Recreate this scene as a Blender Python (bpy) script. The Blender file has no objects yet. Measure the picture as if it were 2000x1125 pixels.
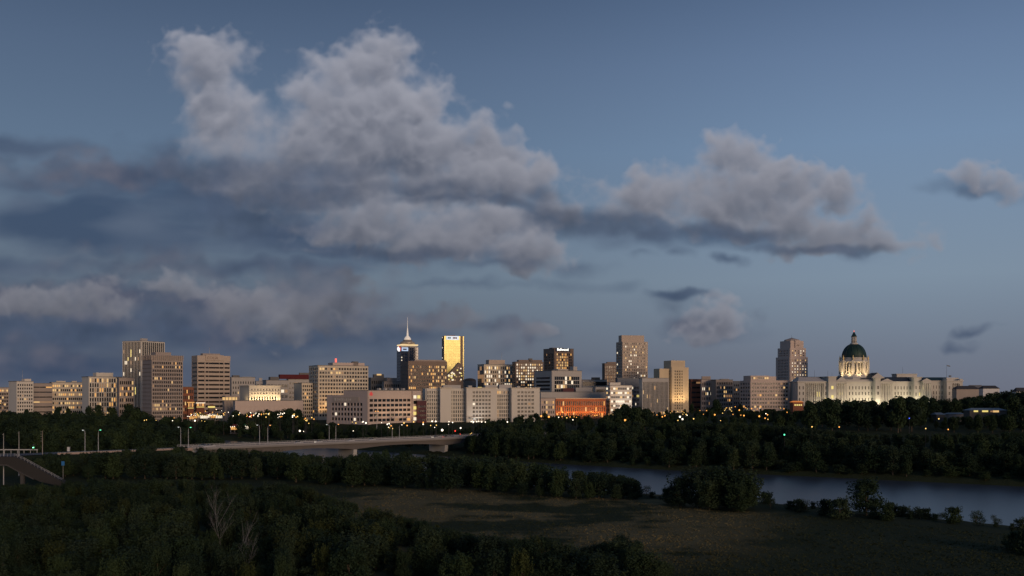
import bpy, bmesh, math, random
import numpy as np
from mathutils import Vector, Matrix
sc = bpy.context.scene
F = 1944.0; HZ = 768.0; CAMZ = 40.0
SUN_E = 2.5; SUN_AZ = math.radians(150); SUN_EL = math.radians(1.6)
cam_d = bpy.data.cameras.new('camera'); cam = bpy.data.objects.new('camera', cam_d)
sc.collection.objects.link(cam); sc.camera = cam
cam_d.sensor_width = 36; cam_d.lens = 36 * F / 2000
cam_d.shift_y = (HZ - 562.5) / 2000
cam_d.clip_start = 1; cam_d.clip_end = 60000
cam.location = (0, 0, CAMZ); cam.rotation_euler = (math.pi / 2, 0, 0)
sc.view_settings.view_transform = 'Standard'; sc.view_settings.look = 'None'
sc.view_settings.exposure = 0; sc.view_settings.gamma = 1
sc.cycles.use_denoising = True
sc.cycles.max_bounces = 5; sc.cycles.diffuse_bounces = 2; sc.cycles.transparent_max_bounces = 8
sc.cycles.sample_clamp_indirect = 3

# ---------------------------------------------------------------- sky
world = bpy.data.worlds.new('World'); sc.world = world; world.use_nodes = True
wt = world.node_tree
class NT:                                   # tiny node-graph writer
    def __init__(s, t): s.t = t
    def n(s, kind, **kw):
        o = s.t.nodes.new('ShaderNode' + kind)
        for k, v in kw.items(): setattr(o, k, v)
        return o
    def put(s, sock, v):
        if hasattr(v, 'is_output'): s.t.links.new(v, sock)
        elif v is not None: sock.default_value = v
    def m(s, op, a, b=None, c=None, clamp=False):
        o = s.n('Math', operation=op); o.use_clamp = clamp
        for i, v in enumerate((a, b, c)): s.put(o.inputs[i], v)
        return o.outputs[0]
    def v(s, op, a, b=None, scale=None):
        o = s.n('VectorMath', operation=op); s.put(o.inputs[0], a); s.put(o.inputs[1], b)
        if scale is not None: s.put(o.inputs['Scale'], scale)
        return o.outputs[0]
    def mix(s, f, a, b, blend='MIX'):
        o = s.n('Mix', data_type='RGBA', blend_type=blend); s.put(o.inputs[0], f); s.put(o.inputs[6], a); s.put(o.inputs[7], b)
        return o.outputs[2]
    def noise(s, vec, scale, detail=4, rough=.55, color=False, dim='2D'):
        o = s.n('TexNoise', noise_dimensions=dim); s.put(o.inputs['Vector'], vec)
        o.inputs['Scale'].default_value = scale; o.inputs['Detail'].default_value = detail; o.inputs['Roughness'].default_value = rough
        return o.outputs['Color' if color else 'Fac']
    def ramp(s, f, stops, interp='EASE'):
        o = s.n('ValToRGB'); r = o.color_ramp; r.interpolation = interp; s.put(o.inputs[0], f)
        while len(r.elements) < len(stops): r.elements.new(.5)
        for e, (p, c) in zip(r.elements, stops): e.position = p; e.color = tuple(c) + (1,)
        return o.outputs[0]
    def smooth(s, x, lo, hi, a=0., b=1.):
        o = s.n('MapRange', interpolation_type='SMOOTHSTEP'); s.put(o.inputs[0], x); s.put(o.inputs[1], lo); s.put(o.inputs[2], hi); s.put(o.inputs[3], a); s.put(o.inputs[4], b)
        return o.outputs[0]
def srgb(r, g, b):
    f = lambda c: (c / 255 / 12.92) if c / 255 <= .04045 else ((c / 255 + .055) / 1.055) ** 2.4
    return (f(r), f(g), f(b))
def srgba(r, g, b): return srgb(r, g, b) + (1,)
def ang(px, py):                            # photo pixel -> azimuth, elevation (hundredths of a radian)
    dx, dz = (px - 1000) / F, (HZ - py) / F
    return 100 * math.atan(dx), 100 * math.atan(dz / math.hypot(1, dx))

CUMULUS = [ # centre x, y, half sizes (photo pixels), fullness, tilt, distance behind (+) or in front (-) of the bank
 (404,118,92,58,1.05,0,60),(392,152,76,54,1.05,0,60),(430,190,70,56,1,0,50),(462,240,84,62,1,0,40),
 (748,112,66,56,1.05,0,60),(690,150,110,62,1,0,60),(638,188,70,66,1,0,40),(735,205,140,82,1,0,30),(820,215,66,60,1,0,60),(690,285,200,80,1,0,10),(840,300,140,80,1,0,20),
 (945,300,86,56,1,0,50),(1010,345,80,48,1,0,40),(900,360,200,60,1,0,0),(610,305,140,66,1,0,0),(468,288,110,46,.95,0,0),(720,365,280,56,.9,0,-10),(1080,395,105,42,.85,0,20),(560,345,200,50,.8,0,-30),
 (740,430,160,46,1,0,-130),(860,460,170,52,1,0,-120),(1030,500,86,42,1,0,-150),(660,445,110,36,.8,0,-110),(980,450,130,42,.85,0,-70),(800,410,90,30,.9,0,-110),
 (1398,298,50,34,1,0,40),(1445,312,74,44,1,0,40),(1512,335,42,34,1,0,40),(1470,365,140,56,1,0,10),(1570,368,70,46,1,0,30),(1640,378,52,42,1,0,40),(1340,368,120,44,1,0,20),(1255,378,84,42,.95,0,30),(1230,405,100,34,.8,0,0),
 (1430,408,240,56,1,6,0),(1560,445,210,44,1,8,0),(1600,462,190,30,1.1,3,0),(1655,470,110,22,1.05,1,0),(1690,474,86,17,1.35,2,0),(1722,478,66,10,1.5,1,0),(1590,487,110,24,.9,0,0),
 (1890,345,80,32,.75,0,0),(1960,365,70,30,.75,0,0),(1010,205,46,20,.45,0,0),
 (570,620,130,56,.9,0,0),(480,590,100,46,.75,0,0),(660,590,95,46,.8,0,0),(690,548,70,26,.7,0,-60),(890,622,62,32,.8,0,0),(820,640,70,24,.7,0,0),(1055,645,50,20,.75,0,0),(730,640,120,30,.7,0,0),
 (110,590,160,42,.75,0,0),(40,600,110,42,.7,0,0),(230,600,110,40,.7,0,0),(340,565,130,36,.6,0,0),(200,550,70,26,.6,0,-40),
 (615,490,70,7,.7,4,-120),
 (1410,625,80,44,.7,0,0),(1400,655,110,30,.65,0,0),(1425,585,50,18,.6,20,0)]
STRATUS = [
 (40,290,210,30,.9,3),(180,350,330,60,1,0),(420,400,360,90,1,0),(250,470,420,60,1,0),(620,460,350,55,1,0),(850,490,260,46,.9,0),(120,430,330,80,1.2,0),
 (60,520,330,34,.7,0),(500,520,330,40,.6,0),(300,580,420,70,.7,0),(150,650,460,90,1,0),(560,670,460,70,1,0),(100,720,600,60,1,0),(900,720,500,30,.6,0),(1000,440,220,56,.8,0),(1180,440,140,40,.7,0),(1260,465,150,34,.7,0),
 (1450,470,260,28,.7,6),(1430,508,46,15,.8,8),(1330,490,50,18,.6,0),(1250,500,50,16,.5,0),(1350,580,80,12,.9,0),(1380,640,130,40,.5,0),(1865,672,50,12,.7,0),(1905,648,50,7,.5,-10),(900,560,300,14,.4,0),(1130,520,60,20,.4,0),(1895,372,110,26,.6,6),(-60,600,260,160,.8,0)]
VEIL = [ # shaded scud hanging under the bank
 (440,335,190,46,.9,0),(330,300,120,40,.6,0),(560,385,260,40,1,0),(620,345,220,32,.7,0),(820,372,220,22,.7,3),(960,398,150,22,.7,4),(520,430,200,46,1,0),(760,492,230,22,1,3),(880,398,220,16,.7,4),(1110,425,130,40,1,0),(1060,380,60,24,.5,0),(1240,440,150,30,1,6),(1420,455,160,20,1,6),(1590,490,180,15,1,1),(600,300,60,30,.35,0),(960,520,120,14,.6,0),
 (1890,380,80,14,.35,4),(330,640,110,40,.8,0),(760,655,160,24,.8,0),(120,650,200,34,.9,0),(480,520,250,26,.6,0),(1330,600,60,20,.3,0),(980,640,80,18,.5,0)]
BANK = [ # broad mauve bank low on the left
 (200,335,300,44,.9,0),(480,345,240,50,.8,0),(130,590,320,66,1,0),(430,600,330,80,1,0),(640,600,230,64,1,0),(300,525,320,44,.7,0),(580,555,230,46,.8,0),(850,630,140,36,.8,0),(1040,650,120,26,.6,0),(1400,640,120,46,.6,0),(60,700,300,40,.5,0)]
def make_clouds():
    """Cumulus as a small 3-D density field (azimuth x elevation x depth), lit from above and from the sunset, seen from the ground."""
    X0, X1, Y0, Y1, S = -130, 2130, -60, 790, .5            # the part of the sky dome it covers, in units of 1/F radian
    nx, ny, nz = int((X1 - X0) * S), int((Y1 - Y0) * S), 40
    rng = np.random.default_rng(11)
    def fbm(shape, size, beta=1.7, asp=None, octs=None):     # isotropic random field, spectrum f^-beta below the given feature size; 0..1
        asp = asp or (1,) * len(shape)
        fr = [np.fft.fftfreq(n).astype(np.float32) * size * a for n, a in zip(shape[:-1], asp)] + [np.fft.rfftfreq(shape[-1]).astype(np.float32) * size * asp[-1]]
        r2 = sum(np.reshape(f * f, [-1 if i == j else 1 for j in range(len(fr))]) for i, f in enumerate(fr))
        sp = (r2 + 1.) ** np.float32(-(beta + len(shape) / 2 - .5) / 2)
        if octs: sp = sp * np.exp(-r2 / octs ** 2)
        z = (rng.standard_normal(sp.shape, dtype=np.float32) + 1j * rng.standard_normal(sp.shape, dtype=np.float32)) * sp
        v = np.fft.irfftn(z, s=shape).astype(np.float32)
        return .5 + .16 * (v - v.mean()) / v.std()
    k = S; depth_px = 500.                                  # depth of the field, photo pixels
    yy, xx = np.meshgrid(np.arange(ny, dtype=np.float32), np.arange(nx, dtype=np.float32), indexing='ij')
    U = X0 + xx / k; V = Y1 - yy / k                        # photo x, photo y (row 0 = lowest)
    wx = (fbm((ny, nx), 150 * k, 2.2) - .5) * 100; wy = (fbm((ny, nx), 150 * k, 2.2) - .5) * 70
    wx2 = (fbm((ny, nx), 55 * k, 2.3) - .5) * 40; wy2 = (fbm((ny, nx), 55 * k, 2.3) - .5) * 34
    Uw = U + wx * .5 + wx2; Vw = V + wy * .5 + wy2
    zc = (np.arange(nz, dtype=np.float32) / (nz - 1) - .5) * depth_px
    fld = np.full((ny, nx, nz), -1., np.float32)
    for (x, y, rx, ry, w, tilt, off) in CUMULUS:
        t = math.radians(tilt); R = max(rx, ry) * 1.9
        sl = (slice(max(0, int((Y1 - y - R) * k)), max(0, int((Y1 - y + R) * k))), slice(max(0, int((x - R - X0) * k)), max(0, int((x + R - X0) * k))))
        du = (Uw if ry >= 24 else U + wx2 * .6)[sl] - x; dv = (Vw if ry >= 24 else V + wy2 * .18)[sl] - y      # thin streaks stay flat
        a = (du * math.cos(t) + dv * math.sin(t)) / (rx * 1.12); b = (-du * math.sin(t) + dv * math.cos(t)) / (ry * 1.12)
        r2 = a * a + b * b; rz = min(95., 1.15 * min(rx, ry) + 12)
        v = w - np.sqrt(r2[:, :, None] + ((zc - off) / rz) ** 2)
        fld[sl] = np.maximum(fld[sl], v)
    pxz = nz / depth_px
    bil = lambda sz, be: 1 - np.abs(fbm((ny, nx, nz), sz * k, be, (1, 1.1, pxz / k)) - .5) * 6      # rounded heads, creased between
    nz3 = .62 * bil(90, 3.2) + .38 * bil(38, 3.) - .28
    nz3 += (fbm((ny, nx, nz), 40 * k, 2., (1, 1.1, pxz / k)) - .5) * .5
    d = fld * 1.0 + nz3 * .42
    wisp = (fbm((ny, nx), 160 * k) - .4)[:, :, None]    # some edges crisp, some ragged
    soft = np.clip(1.4 + 3.6 * wisp, .75, 3.)
    sig = np.clip(d * soft, 0, 1) ** 1.2
    del fld, nz3, d
    step = depth_px / nz
    # light from the sky above: optical depth gathered row by row from the top
    tau = np.zeros((nx, nz), np.float32); top = np.empty_like(sig)
    for r in range(ny - 1, -1, -1):
        top[r] = tau
        tau = np.roll(tau, -1 if r % 3 == 0 else 0, 0) * .993 + sig[r] / k
        tau = .5 * tau + .25 * (np.roll(tau, 1, 0) + np.roll(tau, -1, 0)); tau[:, 1:] = .86 * tau[:, 1:] + .14 * tau[:, :-1]
    front = np.cumsum(sig, 2) * step
    Lt = np.exp(-top * .05); Lt2 = np.exp(-top * .016)
    Lf = np.exp(-front * .02)
    al = 1 - np.exp(-sig * step * .036)
    T = np.cumprod(1 - al, 2); T = np.concatenate([np.ones((ny, nx, 1), np.float32), T], 2)
    wgt = al * T[:, :, :-1]
    A = 1 - T[:, :, -1]
    e = lambda q: (wgt * q).sum(2) / np.maximum(A, 1e-4)
    E1, E2, E3 = e(Lt), e(Lt2), e(Lf)
    low = np.clip((768 - V) / 600, 0, 1)
    img = np.zeros((ny, nx, 4), np.float32)
    shade, sky_lit, warm = np.array(srgb(60, 75, 98)), np.array(srgb(118, 117, 120)), np.array(srgb(132, 117, 107))
    dim = (.56 + .48 * low) * (1 - .12 * np.exp(-((U - 250) / 420) ** 2) * np.exp(-((V - 600) / 90) ** 2)) + .14 * np.clip((U - 1150) / 250, 0, 1) * np.clip((V - 480) / 100, 0, 1)
    for c in range(3):
        img[:, :, c] = (shade[c] * (.75 + .25 * E2) + sky_lit[c] * (E2 * .60 + E1 * .70) + warm[c] * E3 * E2 * .42) * dim
    img[:, :, 3] = A
    def flat(blobs, Us, Vs):
        sd = np.full((ny, nx), -1., np.float32)
        for (x, y, rx, ry, w, tilt) in blobs:
            t = math.radians(tilt); du, dv = Us - x, Vs - y
            a = (du * math.cos(t) + dv * math.sin(t)) / rx; b = (-du * math.sin(t) + dv * math.cos(t)) / ry
            v = w - np.sqrt(a * a + b * b) * w
            sd = np.maximum(sd, v) + .15 * np.minimum(np.maximum(sd, 0), np.maximum(v, 0))
        return sd
    # flat grey layer cloud behind
    Us = U + wx * .9 + wx2 * .6; Vs = V + wy * .45 + wy2 * .35; sd = flat(STRATUS, Us, Vs)
    st = fbm((ny, nx), 170 * k, 2.5, (.5, 1.4))
    sa = np.clip((sd + (st - .5) * .75) * 1.05 + .08, 0, 1); sa = sa * sa * (3 - 2 * sa)
    stx = fbm((ny, nx), 200 * k, 2.4, (.38, 1.5))
    tone = np.clip((stx - .5) * 1.5 + .36, 0, 1)
    lo_c, hi_c = np.array(srgb(46, 65, 94)), np.array(srgb(86, 98, 119))
    st_img = np.zeros((ny, nx, 4), np.float32)
    for c in range(3): st_img[:, :, c] = lo_c[c] + (hi_c[c] - lo_c[c]) * tone
    st_img[:, :, 3] = sa * .74
    # the mauve bank, in front of the grey layer and behind the cumulus
    ba = np.clip((flat(BANK, U + wx * 1.0 + wx2 * .9, V + wy * .8 + wy2 * .8) + (fbm((ny, nx), 110 * k, 2.2, (.8, 1.1)) - .5) * .9) * 1.2 + .05, 0, 1); ba = (ba * ba * (3 - 2 * ba) * .62)[:, :, None]
    bt = np.clip((fbm((ny, nx), 80 * k, 2.3, (.9, 1.1)) - .5) * 1.8 + .5, 0, 1)[:, :, None]
    bc = np.array(srgb(70, 78, 98)) * (1 - bt) + np.array(srgb(106, 104, 116)) * bt
    a1 = st_img[:, :, 3:4]; a_o = ba + a1 * (1 - ba); st_img[:, :, :3] = (bc * ba + st_img[:, :, :3] * a1 * (1 - ba)) / np.maximum(a_o, 1e-4); st_img[:, :, 3:4] = a_o
    # over
    ac, a2 = img[:, :, 3:4], st_img[:, :, 3:4]
    Aout = ac + a2 * (1 - ac)
    rgb = (img[:, :, :3] * ac + st_img[:, :, :3] * a2 * (1 - ac)) / np.maximum(Aout, 1e-4)
    va = np.clip((flat(VEIL, Us, Vs) + (fbm((ny, nx), 130 * k, 2.4, (.7, 1.2)) - .5) * .7) * 1.15 + .14, 0, 1); va = (va * va * (3 - 2 * va) * .66)[:, :, None]
    vc = np.array(srgb(68, 80, 101)) * (.8 + .5 * fbm((ny, nx), 70 * k, 2.))[:, :, None]
    A3 = va + Aout * (1 - va); rgb = (vc * va + rgb * Aout * (1 - va)) / np.maximum(A3, 1e-4); Aout = A3
    edge = np.clip(np.minimum(np.minimum(xx, nx - 1 - xx) / 50, (ny - 1 - yy) / 24), 0, 1)[:, :, None]
    res = np.concatenate([rgb, Aout * edge], 2).astype(np.float32)
    im = bpy.data.images.new('cloud_field', nx, ny, alpha=True, float_buffer=True)
    im.colorspace_settings.name = 'Non-Color'; im.alpha_mode = 'CHANNEL_PACKED'
    im.pixels.foreach_set(res.ravel()); im.update()
    return im, (X0, X1, Y0, Y1)
CLOUDS, (CX0, CX1, CY0, CY1) = make_clouds()
W = NT(wt)
tc = W.n('TexCoord'); gen = tc.outputs['Generated']
sx = W.n('SeparateXYZ'); W.put(sx.inputs[0], W.v('NORMALIZE', gen))
az = W.m('ARCTAN2', sx.outputs[0], sx.outputs[1]); el = W.m('ARCSINE', sx.outputs[2])
nish = W.n('TexSky', sky_type='NISHITA', sun_disc=False); nish.sun_elevation = SUN_EL; nish.sun_rotation = SUN_AZ
nish.altitude = 200; nish.air_density = 1; nish.dust_density = 1.2; nish.ozone_density = 2.5
# twilight blue: the light scattered more than once, which the sky model leaves out
blue = W.ramp(W.m('MAXIMUM', el, 0.), [(0, srgb(104, 109, 124)), (.035, srgb(108, 117, 133)), (.11, srgb(122, 139, 157)), (.235, srgb(112, 136, 165)), (.315, srgb(99, 121, 152)), (.376, srgb(84, 105, 136)), (1, srgb(48, 66, 100))], 'LINEAR')
toward = W.m('COSINE', W.m('SUBTRACT', az, SUN_AZ))
side = W.smooth(toward, -1.04, -.6, .68, 1.04)
vm = W.n('VectorMath', operation='SCALE'); W.put(vm.inputs[0], blue); W.put(vm.inputs['Scale'], side)
gm = W.n('VectorMath', operation='SCALE'); W.put(gm.inputs[0], nish.outputs[0]); W.put(gm.inputs['Scale'], W.smooth(toward, -.6, .5, .004, .02))
base = W.mix(1., vm.outputs[0], gm.outputs[0], 'ADD')
# direction -> place on the cloud field
k = math.cos
tanx = W.m('TANGENT', az)
hx = W.m('MULTIPLY', W.m('TANGENT', el), W.m('SQRT', W.m('ADD', 1., W.m('MULTIPLY', tanx, tanx))))
cu = W.m('DIVIDE', W.m('SUBTRACT', W.m('ADD', W.m('MULTIPLY', tanx, F), 1000.), float(CX0)), float(CX1 - CX0))
cv = W.m('DIVIDE', W.m('SUBTRACT', float(CY1), W.m('SUBTRACT', HZ, W.m('MULTIPLY', hx, F))), float(CY1 - CY0))
cc = W.n('CombineXYZ'); W.put(cc.inputs[0], cu); W.put(cc.inputs[1], cv)
ti = W.n('TexImage', image=CLOUDS, extension='CLIP', interpolation='Cubic'); W.put(ti.inputs[0], cc.outputs[0])
ahead = W.m('GREATER_THAN', sx.outputs[1], .3)
# the rest of the sky carries the same broken cloud
gv = W.n('CombineXYZ'); W.put(gv.inputs[0], W.m('MULTIPLY', az, 1.)); W.put(gv.inputs[1], W.m('MULTIPLY', el, 2.4))
outm = W.m('MAXIMUM', W.smooth(W.m('ABSOLUTE', az), .52, .8), W.smooth(el, .42, .6))
ga = W.m('MULTIPLY', W.smooth(W.noise(W.v('ADD', gv.outputs[0], (3.1, 1.7, 0)), 2.6, 7, .56), .52, .72), W.m('MULTIPLY', outm, .75))
gcol = W.mix(W.noise(gv.outputs[0], 7., 4, .6), srgba(70, 82, 104), srgba(140, 136, 140))
sky1 = W.mix(ga, base, gcol)
sky2 = W.mix(W.m('MULTIPLY', ti.outputs['Alpha'], ahead), sky1, ti.outputs['Color'])
bgn = wt.nodes['Background']; W.put(bgn.inputs[0], sky2); bgn.inputs[1].default_value = 1.0
world.cycles.sampling_method = 'MANUAL'; world.cycles.sample_map_resolution = 1024

# the low afterglow behind the camera, to the right
sun_d = bpy.data.lights.new('sun', 'SUN'); sun = bpy.data.objects.new('sun', sun_d); sc.collection.objects.link(sun)
sun_d.energy = SUN_E; sun_d.angle = math.radians(24); sun_d.color = (1.0, .69, .46)
_el = math.radians(5); _dir = Vector((math.sin(SUN_AZ) * math.cos(_el), math.cos(SUN_AZ) * math.cos(_el), math.sin(_el)))
sun.rotation_euler = _dir.to_track_quat('Z', 'Y').to_euler()

# ---------------------------------------------------------------- helpers
rnd = random.Random(5)
COL = sc.collection
def smoothstep(a, b, x):
    t = min(1, max(0, (x - a) / (b - a))); return t * t * (3 - 2 * t)
class MB:
    """Collects boxes, tubes and lathes; build() links them as one mesh object."""
    def __init__(s): s.v = []; s.f = []; s.sm = []
    def add(s, vs, fs, smooth=False):
        o = len(s.v); s.v.extend(vs); s.f.extend([tuple(i + o for i in f) for f in fs]); s.sm.extend([smooth] * len(fs)); return s
    def box(s, x0, x1, y0, y1, z0, z1):
        if x1 < x0: x0, x1 = x1, x0
        if y1 < y0: y0, y1 = y1, y0
        return s.add([(x0,y0,z0),(x1,y0,z0),(x1,y1,z0),(x0,y1,z0),(x0,y0,z1),(x1,y0,z1),(x1,y1,z1),(x0,y1,z1)],
                     [(0,3,2,1),(4,5,6,7),(0,1,5,4),(1,2,6,5),(2,3,7,6),(3,0,4,7)])
    def prism(s, pts, y0, y1, axis='y'):
        """pts: outline in (x,z); swept along y."""
        n = len(pts); vs = [(x, y0, z) for x, z in pts] + [(x, y1, z) for x, z in pts]
        return s.add(vs, [tuple(range(n)), tuple(range(2 * n - 1, n - 1, -1))] + [(i, i + n, (i + 1) % n + n, (i + 1) % n) for i in range(n)])
    def slab(s, pts, z0, z1):
        n = len(pts); vs = [(x, y, z0) for x, y in pts] + [(x, y, z1) for x, y in pts]
        return s.add(vs, [tuple(range(n - 1, -1, -1)), tuple(range(n, 2 * n))] + [(i, (i + 1) % n, (i + 1) % n + n, i + n) for i in range(n)])
    def lathe(s, prof, cx=0, cy=0, seg=24, smooth=True, a0=0.):
        o = []; fs = []
        for r, z in prof:
            for k in range(seg):
                a = a0 + 2 * math.pi * k / seg; o.append((cx + r * math.cos(a), cy + r * math.sin(a), z))
        for j in range(len(prof) - 1):
            for k in range(seg):
                q = (k + 1) % seg; fs.append((j * seg + k, j * seg + q, (j + 1) * seg + q, (j + 1) * seg + k))
        fs.append(tuple(range(seg - 1, -1, -1))); fs.append(tuple(range((len(prof) - 1) * seg, len(prof) * seg)))
        return s.add(o, fs, smooth)
    def tube(s, pts, radii, seg=6, smooth=True):
        o = []; fs = []; n = len(pts); P = [Vector(p) for p in pts]
        for i, p in enumerate(P):
            t = (P[min(i + 1, n - 1)] - P[max(i - 1, 0)]).normalized()
            u = t.cross(Vector((0, 0, 1)) if abs(t.z) < .9 else Vector((1, 0, 0))).normalized(); w = t.cross(u)
            for k in range(seg):
                a = 2 * math.pi * k / seg; o.append(tuple(p + (u * math.cos(a) + w * math.sin(a)) * radii[i]))
        for j in range(n - 1):
            for k in range(seg):
                q = (k + 1) % seg; fs.append((j * seg + k, j * seg + q, (j + 1) * seg + q, (j + 1) * seg + k))
        fs.append(tuple(range(seg))); fs.append(tuple(range(n * seg - 1, (n - 1) * seg - 1, -1)))
        return s.add(o, fs, smooth)
    def mesh(s, name, mats):
        me = bpy.data.meshes.new(name); me.from_pydata(s.v, [], s.f)
        for m in (mats if isinstance(mats, (list, tuple)) else [mats]): me.materials.append(m)
        me.polygons.foreach_set('use_smooth', s.sm); me.update(); return me
    def build(s, name, mat, parent=None, loc=None):
        o = bpy.data.objects.new(name, s.mesh(name, mat)); COL.objects.link(o)
        if parent: o.parent = parent
        if loc: o.location = loc
        return o
def tag(o, label=None, cat=None, group=None, kind=None):
    for k, v in (('label', label), ('category', cat), ('group', group), ('kind', kind)):
        if v: o[k] = v
    return o
def empty(name, loc, rz=0, label=None, cat=None, group=None):
    o = bpy.data.objects.new(name, None); COL.objects.link(o); o.location = loc; o.rotation_euler = (0, 0, rz); o.empty_display_size = .5
    return tag(o, label, cat, group)
def inst(name, me, parent, loc, scale=(1, 1, 1), rz=0):
    o = bpy.data.objects.new(name, me); COL.objects.link(o); o.parent = parent; o.location = loc; o.scale = scale; o.rotation_euler = (0, 0, rz); return o
def world_at(px, d): return ((px - 1000) / F * d, d)          # direction of a photo column at distance d (along the view axis)
def z_at(py, d): return CAMZ - (py - HZ) / F * d
MATS = {}
def mat(name, col, rough=.8, metal=0., var=.12, scale=.15, emit=None, es=0., rand=0., spec=.3, bump=0., streak=False):
    if name in MATS: return MATS[name]
    m = bpy.data.materials.new(name); m.use_nodes = True; t = m.node_tree; N = NT(t); b = t.nodes['Principled BSDF']
    b.inputs['Roughness'].default_value = rough; b.inputs['Metallic'].default_value = metal; b.inputs['Specular IOR Level'].default_value = spec
    c = tuple(col) + (1,)
    if var or rand:
        tc_ = N.n('TexCoord'); vec = tc_.outputs['Object']
        if streak: vec = N.v('MULTIPLY', vec, (1, 1, .12))
        ns = N.noise(vec, scale, 6, .62, dim='3D')
        fac = N.m('ADD', 1 - var, N.m('MULTIPLY', ns, 2 * var))
        if rand:
            oi = N.n('ObjectInfo'); fac = N.m('MULTIPLY', fac, N.m('ADD', 1 - rand, N.m('MULTIPLY', oi.outputs['Random'], 2 * rand)))
        sv = N.n('VectorMath', operation='SCALE'); sv.inputs[0].default_value = c[:3]; N.put(sv.inputs['Scale'], fac); N.put(b.inputs['Base Color'], sv.outputs[0])
        if bump:
            bp = N.n('Bump'); bp.inputs['Strength'].default_value = bump; N.put(bp.inputs['Height'], ns); N.put(b.inputs['Normal'], bp.outputs[0])
    else: b.inputs['Base Color'].default_value = c
    if emit:
        b.inputs['Emission Color'].default_value = tuple(emit) + (1,); b.inputs['Emission Strength'].default_value = es
        m.cycles.emission_sampling = 'NONE'
    MATS[name] = m; return m
def leafmat(name, col, hue=.25):
    m = bpy.data.materials.new(name); m.use_nodes = True; t = m.node_tree; N = NT(t); b = t.nodes['Principled BSDF']
    b.inputs['Roughness'].default_value = .75; b.inputs['Specular IOR Level'].default_value = .12
    oi = N.n('ObjectInfo'); tc_ = N.n('TexCoord'); ns = N.noise(tc_.outputs['Object'], .55, 4, .6, dim='3D')
    a = N.mix(oi.outputs['Random'], tuple(c * (1 - hue) for c in col) + (1,), (col[0] * (1 + hue * 1.5), col[1] * (1 + hue), col[2] * .9, 1))
    sv = N.n('VectorMath', operation='SCALE'); N.put(sv.inputs[0], a); N.put(sv.inputs['Scale'], N.m('ADD', .45, N.m('MULTIPLY', ns, 1.1))); N.put(b.inputs['Base Color'], sv.outputs[0])
    MATS[name] = m; return m
M_conc = mat('concrete', (.36, .345, .32), .85, var=.18, scale=.12, streak=True)
M_dark = mat('dark_metal', (.05, .05, .055), .5, var=0)
M_pole = mat('pole_metal', (.42, .42, .41), .5, var=0)
M_roof = mat('roof_gravel', (.16, .155, .15), .9, var=.2, scale=.3)
M_asph = mat('asphalt', (.075, .075, .08), .85, var=.2, scale=.2)
M_bark = mat('bark', (.07, .055, .04), .9, var=.3, scale=2.)
M_pale_bark = mat('dead_bark', (.12, .12, .118), .9, var=.25, scale=2.)
M_leaf = leafmat('foliage', (.021, .038, .021)); M_leaf2 = leafmat('foliage_willow', (.025, .042, .026)); M_leaf3 = leafmat('foliage_dark', (.015, .030, .019)); M_leafy = leafmat('foliage_yellowish', (.029, .041, .017))
UNIT = {}
def unit(m):                                                  # shared one-metre cube, one per material (window panes and the like)
    if m.name not in UNIT: UNIT[m.name] = MB().box(-.5, .5, -.5, .5, -.5, .5).mesh('pane', m)
    return UNIT[m.name]
def glass(name, col, rough=.12, spec=.6): return mat(name, col, rough, var=0, spec=spec)
G_dark = glass('glass_dark', (.012, .014, .017), .2, .35); G_blue = glass('glass_blue', (.02, .028, .04), .12, .5); G_brown = glass('glass_brown', (.03, .024, .02), .2, .4); G_grey = glass('glass_blind', (.13, .125, .12), .5, .3)
def lamp_mat(name, col, s): return mat(name, (.1, .1, .1), .5, var=0, emit=col, es=s)
E_warm = lamp_mat('lit_warm', (1, .62, .24), .75); E_dim = lamp_mat('lit_dim', (1, .52, .22), .26); E_amber = lamp_mat('lit_amber', (1, .48, .12), .8); E_white = lamp_mat('lit_white', (1, .84, .62), 1.0); E_cool = lamp_mat('lit_cool', (.85, .93, 1), .9); E_yel = lamp_mat('lit_yellow', (1, .78, .22), .85)
DARKS = [G_dark, G_dark, G_dark, G_blue, G_brown]
PAL = {'warm': [E_warm, E_warm, E_dim, E_dim, E_amber], 'white': [E_white, E_white, E_dim, E_warm], 'amber': [E_amber, E_warm, E_dim], 'cool': [E_cool, E_white], 'yel': [E_yel, E_white, E_dim], 'dim': [E_dim]}

# ---------------------------------------------------------------- terrain
RIV = [(470, 60, 70), (300, 268, 78), (205, 350, 72), (130, 415, 60), (45, 475, 56), (-35, 545, 54), (-125, 640, 54), (-215, 750, 52), (-300, 830, 48), (-440, 890, 46), (-700, 950, 46), (-1200, 1000, 46)]
BR0, BR1 = Vector((-217., 486.)), Vector((-24., 671.))
BDIR = (BR1 - BR0).normalized(); BNOR = Vector((-BDIR.y, BDIR.x))
DECK = 11.0
def river_s(x, y):
    """signed distance outside the bank (negative = water) and side (+1 far, -1 near)."""
    best = 1e9; side = 1
    for (x0, y0, w0), (x1, y1, w1) in zip(RIV, RIV[1:]):
        dx, dy = x1 - x0, y1 - y0; t = ((x - x0) * dx + (y - y0) * dy) / (dx * dx + dy * dy); t = min(1, max(0, t))
        ex, ey = x - x0 - t * dx, y - y0 - t * dy; s = math.hypot(ex, ey) - (w0 + (w1 - w0) * t)
        if s < best: best = s; side = 1 if (dx * ey - dy * ex) < 0 else -1
    return best, side
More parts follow.
